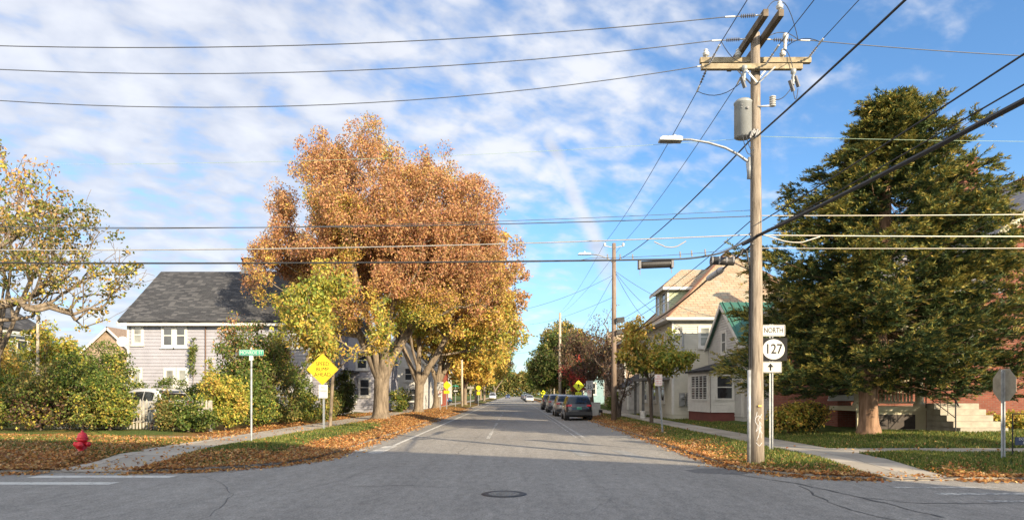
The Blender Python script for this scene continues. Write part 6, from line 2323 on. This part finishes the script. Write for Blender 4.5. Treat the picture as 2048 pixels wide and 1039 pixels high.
# pole to second pole
c2 = lambda py, dx=.08: P(1229, py, 40.3) + Vector((dx, 0, 0))
wire('telephone_cable', 'thin dark cable from the near pole down to the second pole junction boxes', [(5.5, PY, 5.72), c2(643)], .011, .25, M_WBLACK)
wire('telephone_cable', 'thin dark cable just below the upper one between the two right poles', [(5.5, PY, 5.45), c2(655)], .011, .25, M_WBLACK)
b1, b2 = P(1440, 541, 18.5), P(1418, 556, 20.0)
wire('telephone_cable', 'heavy black cable dropping from the grey splice to the second pole', [(5.5, PY - .1, 5.15), P(1462, 522, 17), b1, b2, c2(668)], .027, (.02, .02, 0, .42), M_WBLACK)
sp = thing('cable_splice', 'grey tapered cable splice on the heavy cable beside the near pole', 'cable splice', tuple(b1))
MB().tube([b1 + (b1 - b2) * .35, b1 + (b1 - b2) * .15, b1, b2, b2 + (b2 - b1) * .25], [.03, .075, .085, .085, .03], 12).build('sleeve', plain('splice_grey', (.36, .37, .39), .5, 0, .1, 4), sp, True)
MB().tube([b1 + (b1 - b2) * .02, b1 - (b1 - b2) * .06], .092, 12).build('clamp_band', M_POLY, sp)
# across-the-road messenger lines (along the side street)
zl = lambda py: EYE + (CY - py) * PY / F
XL = -22.0
wire('telephone_cable', 'dark wire crossing the picture at mid height through the orange tree, upper', [(5.5, PY, zl(432)), (XL, PY, zl(430))], .011, .28, M_WIRE, 'lines crossing the main road')
wire('telephone_cable', 'faint thin wire just under the upper mid height crossing wire', [(5.5, PY + .1, zl(418)), (XL, PY + .1, zl(440))], .006, .30, M_WIRE, 'lines crossing the main road')
wire('telephone_cable', 'pale bare strand crossing the road above the black boxes', [(5.5, PY - .05, zl(470)), (XL, PY - .05, zl(484))], .013, .27, M_WPALE, 'lines crossing the main road')
wire('telephone_cable', 'pale slack loop hanging under the pale strand right of the second pole', [P(1308, 483, PY - .05), P(1330, 493, PY - .05), P(1355, 492, PY - .05), P(1372, 482, PY - .05)], .014, (.0, .02, .0), M_WPALE)
wire('telephone_cable', 'black cable carrying the splice boxes across the road', [(5.46, PY - .1, zl(478)), P(1440, 506, PY - .1), P(1348, 518, PY - .1), P(1225, 520, PY - .1), (XL, PY - .1, zl(516))], .020, (.02, .03, .0, .10), M_WBLACK, 'lines crossing the main road')
wire('telephone_cable', 'thin strand just above the boxed black cable', [(5.46, PY - .12, zl(476)), P(1440, 502, PY - .12), P(1180, 516, PY - .12), P(1160, 520, PY - .12)], .006, (.02, .03, 0), M_WIRE)
wire('telephone_cable', 'very thin greenish wire crossing behind the lamp head', [(5.5, PY + .2, zl(270)), (XL, PY + .2, zl(300))], .004, .42, plain('green_wire', (.25, .36, .25), .6), 'lines crossing the main road')
wire('telephone_cable', 'very thin greenish wire crossing right in front of the cedar', [(5.7, PY + .2, zl(266)), (26, PY + .2, zl(262))], .005, .16, plain('green_wire', (.2, .3, .2), .6))
for y0, y1, lab, mt, r in ((431, 418, 'upper pale wire crossing right in front of the cedar', M_WPALE, .010), (470, 470, 'thick pale strand crossing right in front of the cedar', M_WPALE, .014), (496, 489, 'lowest thin pale wire crossing right in front of the cedar', M_WPALE, .008)):
    wire('telephone_cable', lab, [(5.74, PY, zl(y0)), (22, PY, zl(y1 - 6))], r, .06, mt, 'lines running right from the near pole')
wire('telephone_cable', 'pale slack loop hanging from the thick strand right of the near pole', [P(1526, 469, PY - .03), P(1565, 481, PY - .03), P(1605, 484, PY - .03), P(1640, 473, PY - .03)], .015, (0, .02, 0), M_WPALE)
# boxes
r_ = thing('splice_box', 'long black splice case hanging on the crossing cable over the road', 'splice case', tuple(P(1312, 527, PY)))
c = P(1312, 527, PY)
MB().tube([c + Vector((-.40, 0, -.03)), c + Vector((-.30, 0, -.026)), c + Vector((.30, 0, .0)), c + Vector((.40, 0, .004))], [.085, .092, .092, .085], 12).build('case', M_BOX, r_, True)
MB().box(c.x - .41, c.x - .36, PY - .1, PY + .1, c.z - .12, c.z + .08).box(c.x + .34, c.x + .39, PY - .1, PY + .1, c.z - .1, c.z + .1).bar((c.x - .37, PY, c.z - .1), (c.x - .37, PY, c.z - .26), .015).bar((c.x + .36, PY, c.z - .1), (c.x + .36, PY, c.z - .22), .015).build('end_clamp', M_POLY, r_)
r_ = thing('splice_box', 'shorter ribbed black splice case beside the near pole', 'splice case', tuple(P(1444, 522, PY)))
c = P(1444, 522, PY - .1)
MB().tube([c + Vector((-.26, 0, .02)), c + Vector((.27, 0, -.01))], .095, 12).build('case', M_BOX, r_, True)
m = MB()
for k in range(4):
    x = c.x - .24 + k * .16
    m.tube([(x - .02, c.y, c.z + .015), (x + .02, c.y, c.z + .012)], .102, 12)
m.build('case_rib', M_POLY, r_, True)
for k, px in enumerate((1215, 1240, 1265, 1360, 1383, 1410)):
    c = P(px, 514 - (px > 1300) * (px - 1300) * .09, PY - .1)
    o = MB().bar(c + Vector((0, 0, .07)), c + Vector((.01, 0, -.07)), .028).build('cable_spacer', M_POLY, origin=tuple(c))
    tag(o, 'small dark spacer clip on the black crossing cable', 'cable clip', 'spacer clips on the crossing cable')
# service drops from the second pole
for k, (a, b, s, lab) in enumerate((
        (P(1226, 550, 40.3), P(1030, 622, 42), .25, 'service wire running left from the second pole into the orange trees'),
        (P(1226, 594, 40.3), P(1060, 648, 80), .3, 'lower service wire running left and away from the second pole'),
        (P(1226, 553, 40.4), Vector((P3X, 86, P3Z - 5.2)), .7, 'steep slack wire from the second pole to the pale pole'),
        (P(1232, 543, 40.4), Vector((12.0, 39.5, 6.1)), .45, 'upper service wire from the second pole to the cream house roof'),
        (P(1232, 546, 40.4), Vector((9.8, 39.8, 5.6)), .5, 'slack service wire from the second pole to the house mast'),
        (P(1232, 548, 40.4), Vector((9.3, 43, 5.7)), .6, 'service wire from the second pole to the cream house front'),
        (Vector((P3X, 86, P3Z - 1.6)), P(920, 705, 82), .8, 'far service wire from the pale pole to the bare left pole'),
        (Vector((P3X, 86, P3Z - 3)), Vector((P2X + 3.6, 60, 7)), .4, 'far wire from the pale pole to the shingled house'),
        (Vector((P3X, 86, P3Z - .2)), Vector((P4X, 128, P4Z - .2)), .6, 'far wire from the pale pole to the pole behind it'),
        (Vector((P3X, 86, P3Z - 4.4)), Vector((-9, 100, 8)), .6, 'lower far wire across the road from the pale pole'))):
    wire('service_wire', lab, [a, b], .010 if k < 3 else .012, s, M_WIRE)

# ------------------------------------------------------------------ cars
M_TYRE = plain('tyre_rubber', (.02, .02, .02), .85, 0, .2, 12)
M_RIM = plain('alloy_rim', (.42, .43, .44), .35, .8, .1, 9)
M_CGLASS = glass_mat('car_glass', (.012, .014, .016))
M_LAMPR = plain('tail_lamp_red', (.42, .015, .02), .2, 0, .1, 9)
M_CLAD = plain('black_plastic', (.022, .022, .024), .6, 0, .15, 9)
M_PLATE = plain('number_plate_green', (.04, .24, .15), .5, 0, .1, 9)
M_CHROME = plain('chrome', (.6, .6, .6), .2, .9, .05, 5)


def paint(name, col):
    if name in _mats:
        return _mats[name]
    m = plain(name, col, .35, .35, .05, 2)
    b = m.node_tree.nodes['Principled BSDF']
    b.inputs['Coat Weight'].default_value = .8
    b.inputs['Coat Roughness'].default_value = .06
    return m


def car(name, label, cat, x, y, L, W, H, mat, rear=True, boxy=.0, sedan=False, group=None, van=False):
    """profile-lofted body; y is the rear bumper, nose towards +Y (or the reverse when rear is False)"""
    root = thing(name, label, cat, (x, y if rear else y + L, 0), group)
    S = np.array([0, .015, .05, .10, .16, .22, .30, .42, .55, .64, .70, .76, .82, .90, .96, .99, 1.0])
    if van:
        top = np.array([.55, .75, .93, .98, 1, 1, 1, 1, 1, .99, .96, .84, .66, .58, .52, .45, .34])
    elif sedan:
        top = np.array([.42, .56, .64, .66, .68, .80, .95, 1.0, .99, .93, .82, .68, .64, .60, .53, .44, .34])
    else:
        top = np.array([.40, .60, .70, .86, .95, .985, 1, 1, .985, .93, .84, .70, .63, .585, .52, .45, .34])
    bot = np.interp(S, [0, .04, .12, .9, 1], [.27, .17, .13, .13, .22])
    wid = np.interp(S, [0, .02, .07, .2, .8, .93, .98, 1], [.80, .90, .97, 1, 1, .95, .85, .72])
    belt = np.interp(S, [0, .3, .8, 1], [.64, .615, .575, .40])
    vs = []
    zl_ = [0, .12, .35, .62, .85, 1.0]
    for s, t, b, w_, bl_ in zip(S, top, bot, wid, belt):
        ring = []
        lo, hi = b, min(t, bl_)
        for q in zl_:
            z = lo + (hi - lo) * q
            k = [.86, .97, 1.0, .995, .975, .955][zl_.index(q)]
            ring.append((W / 2 * w_ * k, z * H))
        gh = max(0, t - bl_)
        for q, k in ((.5, .86), (.85, .78), (.97, .70), (1.0, .5), (1.012, .0)):
            kk = .955 + (k - .955) * min(1, gh / .30)
            if q == 1.012:
                kk = 0
            elif q == 1.0:
                kk = min(kk, .6)
            ring.append((W / 2 * w_ * kk, (hi + gh * q) * H + (.012 * H if gh < .02 and q > .9 else 0)))
        yy = s * L
        full = [(rx, yy, rz) for rx, rz in ring] + [(-rx, yy, rz) for rx, rz in ring[-2::-1]]
        vs.append(full)
    n = len(vs[0])
    fs = []
    for i in range(len(S) - 1):
        for k in range(n):
            fs.append((i * n + k, (i + 1) * n + k, (i + 1) * n + (k + 1) % n, i * n + (k + 1) % n))
    fs.append(tuple(range(n)))
    fs.append(tuple((len(S) - 1) * n + k for k in range(n))[::-1])
    flat = [p for r in vs for p in r]

    def place(mb):
        if rear:
            mb.v = [(x + a, y + b, c) for a, b, c in mb.v]
        else:
            mb.v = [(x - a, y + L - b, c) for a, b, c in mb.v]
        return mb

    bd = place(MB().add(flat, [f[::-1] for f in fs])).build('body', mat, root, True)

    def surf(s, z):
        """half width of the body side at length share s and height z"""
        i = min(len(S) - 2, max(0, int(np.searchsorted(S, s)) - 1))
        f_ = (s - S[i]) / (S[i + 1] - S[i])
        def hw(j):
            r = [(p[0], p[2]) for p in vs[j][:11]]
            return np.interp(z, [q[1] for q in r], [q[0] for q in r])
        return hw(i) * (1 - f_) + hw(i + 1) * f_

    tz = lambda s: float(np.interp(s, S, top)) * H
    bz_ = lambda s: float(np.interp(s, S, belt)) * H
    for sg in (-1, 1):
        for a_, b_ in (((.17, .335), (.35, .53), (.545, .68)) if not sedan else ((.27, .46), (.475, .66))):
            m = MB()
            ks = 6
            rows = []
            for k in range(ks + 1):
                s = a_ + (b_ - a_) * k / ks
                z0_ = bz_(s) + .02
                z1_ = max(z0_ + .02, min(tz(s) - .10 * H, bz_(s) + .30 * H))
                rows.append([(sg * (surf(s, z0_) + .006), s * L, z0_), (sg * (surf(s, z1_) + .008), s * L, z1_)])
            m.add([p for r in rows for p in r], [(2 * k, 2 * k + 2, 2 * k + 3, 2 * k + 1)[::sg] for k in range(ks)])
            place(m).build('side_window', M_CGLASS, root)
    from mathutils.bvhtree import BVHTree
    bvh = BVHTree.FromPolygons(flat, fs)

    def skin(rows, out, front=False):
        """lay a grid of (x, z) points on the body as met from behind or from the front"""
        g_ = []
        for r in rows:
            for (px_, pz_) in r:
                d_ = -1 if front else 1
                h_ = bvh.ray_cast(Vector((px_, L + 2 if front else -2, pz_)), Vector((0, d_, 0)))
                yy_ = h_[0].y if h_[0] is not None else (L * .75 if front else .5)
                g_.append((px_, yy_ - d_ * out, pz_))
        nc = len(rows[0])
        q_ = [(i_ * nc + k_, i_ * nc + k_ + 1, (i_ + 1) * nc + k_ + 1, (i_ + 1) * nc + k_) for i_ in range(len(rows) - 1) for k_ in range(nc - 1)]
        return MB().add(g_, [f_[::-1] for f_ in q_] if front else q_)

    def trap(z0_, z1_, w0_, w1_, nx_=9, nz_=6):
        return [[((w0_ + (w1_ - w0_) * b_) * (2 * a_ - 1), z0_ + (z1_ - z0_) * b_) for a_ in np.linspace(0, 1, nx_)] for b_ in np.linspace(0, 1, nz_)]

    if van:
        rw, fw_ = trap(.58 * H, .90 * H, W * .40, W * .36), trap(.60 * H, .93 * H, W * .43, W * .36)
    elif sedan:
        rw, fw_ = trap(.69 * H, .93 * H, W * .37, W * .31), trap(.67 * H, .94 * H, W * .40, W * .33)
    else:
        rw, fw_ = trap(.665 * H, .925 * H, W * .405, W * .335), trap(.66 * H, .94 * H, W * .41, W * .34)
    place(skin(rw, .012)).build('rear_window', M_CGLASS, root)
    place(skin(fw_, .012, True)).build('windscreen', M_CGLASS, root)
    for sg in (-1, 1):
        rows = [[(sg * W * a_, z_ + (.012 if abs(a_) < .4 else 0)) for a_ in np.linspace(.27, .455, 5)] for z_ in (H * (.55 if not sedan else .48), H * .585 if not sedan else H * .54, H * .625 if not sedan else H * .60)]
        lm = skin(rows, .022)
        lm.v = [(a_, min(b_, .16), c_) for a_, b_, c_ in lm.v]
        if sg > 0:
            pass
        else:
            lm.f = [f_[::-1] for f_ in lm.f]
        place(lm).build('tail_lamp', M_LAMPR, root)
        rows = [[(sg * W * a_, z_) for a_ in np.linspace(.25, .42, 4)] for z_ in (H * .41, H * .45, H * .49)]
        lm = skin(rows, .012, True)
        lm.v = [(a_, max(b_, L - .4), c_) for a_, b_, c_ in lm.v]
        place(lm).build('headlight', M_PORC, root)
        m = MB().obox((sg * (W / 2 + .07), L * .665, bz_(.66) + .07), (.09, 0, 0), (0, .05, 0), (0, 0, .065))
        place(m).build('wing_mirror', mat, root)
    m = MB().prism([(-W * .46, .22 * H), (W * .46, .22 * H), (W * .47, .33 * H), (W * .30, .36 * H), (-W * .30, .36 * H), (-W * .47, .33 * H)], (1, 0, 0), (0, 0, 1), (0, -.012, 0), (0, .14, 0))
    place(m).build('bumper_trim', M_CLAD, root)
    for sg in (-1, 1):
        for s in (.185, .80):
            m = MB().tube([(sg * (W / 2 - .30), s * L, .335), (sg * (W / 2 + .004), s * L, .335)], .385, 20)
            place(m).build('wheel_arch', M_CLAD, root)
    m = MB().box(-.155, .155, -.016, .05, .49 * H - .08, .49 * H + .075)
    place(m).build('number_plate', M_PLATE, root)
    m = MB().bar((-W * .3, -.01, .545 * H), (W * .3, -.01, .545 * H), .03, .02)
    place(m).build('chrome_strip', M_CHROME, root)
    for sg in (-1, 1):
        for s in (.185, .80):
            wm = place(MB().lathe((sg * (W / 2 - .20), s * L, .335), [(.20, 0), (.32, .0), (.335, .02), (.335, .19), (.32, .212), (.225, .214)], 22, (sg, 0, 0)))
            wo_ = wm.build('wheel', M_TYRE, root, True)
            rm = MB()
            cx_ = sg * (W / 2 + .0145)
            for k in range(5):
                a_ = 2 * math.pi * k / 5
                rm.bar((cx_, s * L, .335), (cx_, s * L + .21 * math.cos(a_), .335 + .21 * math.sin(a_)), .07, .012, (1, 0, 0))
            rm.lathe((cx_ - sg * .008, s * L, .335), [(.20, 0), (.225, .0), (.225, .012), (.20, .012)], 20, (sg, 0, 0))
            place(rm).build('rim', M_RIM, wo_)
    if not van and not sedan:
        m = MB().tube([(0, .32 * L * .5, H * .99), (0, .13 * L, H + .05)], .008, 5)
        place(m).build('antenna', M_CLAD, root)
    return root


GP = 'cars parked along the right kerb'
car('parked_car', 'dark charcoal crossover with red tail lamps and green plate, nearest parked at the right kerb', 'car', 4.15, 43.4, 4.3, 1.78, 1.62, paint('charcoal_paint', (.012, .014, .019)), group=GP)
car('parked_car', 'silver crossover parked directly in front of the nearest charcoal one', 'car', 4.0, 51.0, 4.5, 1.80, 1.66, paint('silver_paint', (.25, .235, .22)), group=GP)
car('parked_car', 'third parked crossover from the front, pale grey, half hidden', 'car', 3.95, 62.0, 4.4, 1.78, 1.68, paint('pale_grey_paint', (.20, .205, .215)), group=GP)
car('parked_car', 'fourth parked car in the row on the right, dark grey', 'car', 3.9, 73.0, 4.4, 1.78, 1.66, paint('dark_grey_paint', (.08, .08, .09)), group=GP)
car('parked_car', 'white saloon parked far down the right kerb beyond the gap', 'car', 3.3, 143, 4.6, 1.78, 1.45, paint('white_paint', (.55, .55, .545)), sedan=True, rear=False, group=GP)
car('parked_car', 'white suv parked just beyond the far white saloon', 'car', 3.2, 158, 4.6, 1.8, 1.75, paint('white_paint', (.55, .55, .545)), group=GP)
for k, y in enumerate((176, 190, 206, 224, 242)):
    car('parked_car', ('dark', 'black', 'grey', 'deep blue', 'distant dark')[k] + ' car in the far end of the parked row, ' + ('nearest the white suv', 'second past the white suv', 'third past the white suv', 'fourth past the white suv', 'last one visible')[k], 'car', 3.3, y, 4.4, 1.78, 1.5,
        paint('far_paint_' + 'abcde'[k], ((.05, .05, .055), (.02, .02, .022), (.2, .2, .2), (.03, .04, .09), (.06, .06, .065))[k]), group=GP)
car('oncoming_car', 'small dark blue car approaching far away in the left lane', 'car', -2.4, 262, 4.4, 1.78, 1.5, paint('blue_paint', (.03, .05, .12)), sedan=True, rear=False)
car('white_van', 'white van parked beside the far left verge', 'van', -6.0, 190, 5.2, 2.0, 2.1, paint('white_paint', (.55, .55, .545)), rear=False, van=True)
wc = car('parked_car', 'white suv parked behind the hedge and picket fence on the left', 'car', 0, 0, 4.5, 1.82, 1.68, paint('white_paint', (.55, .55, .545)))
wc.location = (-16.3, 33.2, .3)
wc.rotation_euler = (0, 0, R(62))
bc = car('parked_car', 'small blue car parked off the road past the one way sign', 'car', 0, 0, 4.2, 1.75, 1.5, paint('bright_blue_paint', (.05, .14, .34)), sedan=True)
bc.location = (-8.6, 92, .2)
bc.rotation_euler = (0, 0, R(75))

# small things by the kerb and the houses
c = P(1191, 812, 46)
o = thing('utility_box', 'pale grey utility cabinet on the verge beside the nearest parked car', 'utility box', (5.75, 48.5, .2))
MB().box(5.4, 6.1, 48.2, 48.8, .15, 1.05).build('cabinet', plain('cabinet_grey', (.42, .43, .42), .6, 0, .1, 4), o)
MB().box(5.37, 6.13, 48.17, 48.83, 1.05, 1.1).build('lid', plain('cabinet_grey', (.4, .4, .4)), o)
o = thing('bucket', 'white plastic bucket on the pavement by the cream house', 'bucket', (8.0, 42.4, hgt(8.0, 42.4)))
z0 = hgt(8.0, 42.4)
MB().lathe((8.0, 42.4, z0), [(.15, 0), (.155, .02), (.19, .42), (.2, .43), (.2, .45), (.185, .45), (.15, .05)], 16).build('pail', plain('bucket_white', (.7, .7, .68), .5), o, True)
MB().tube([(7.82, 42.3, z0 + .42), (7.82, 42.15, z0 + .2), (8.0, 42.12, z0 + .12), (8.18, 42.15, z0 + .2), (8.18, 42.3, z0 + .42)], .008, 5).build('handle', M_GALV, o)
o = thing('wire_basket', 'small black wire stand on the grass beside the nearest parked car', 'stand', (5.9, 46.5, .2))
MB().box(5.78, 6.02, 46.4, 46.6, .42, .62).build('box', M_BLACK, o)
for sx_ in (5.8, 6.0):
    for sy_ in (46.42, 46.58):
        MB().box(sx_ - .015, sx_ + .015, sy_ - .015, sy_ + .015, .15, .42).build('leg', M_BLACK, o)
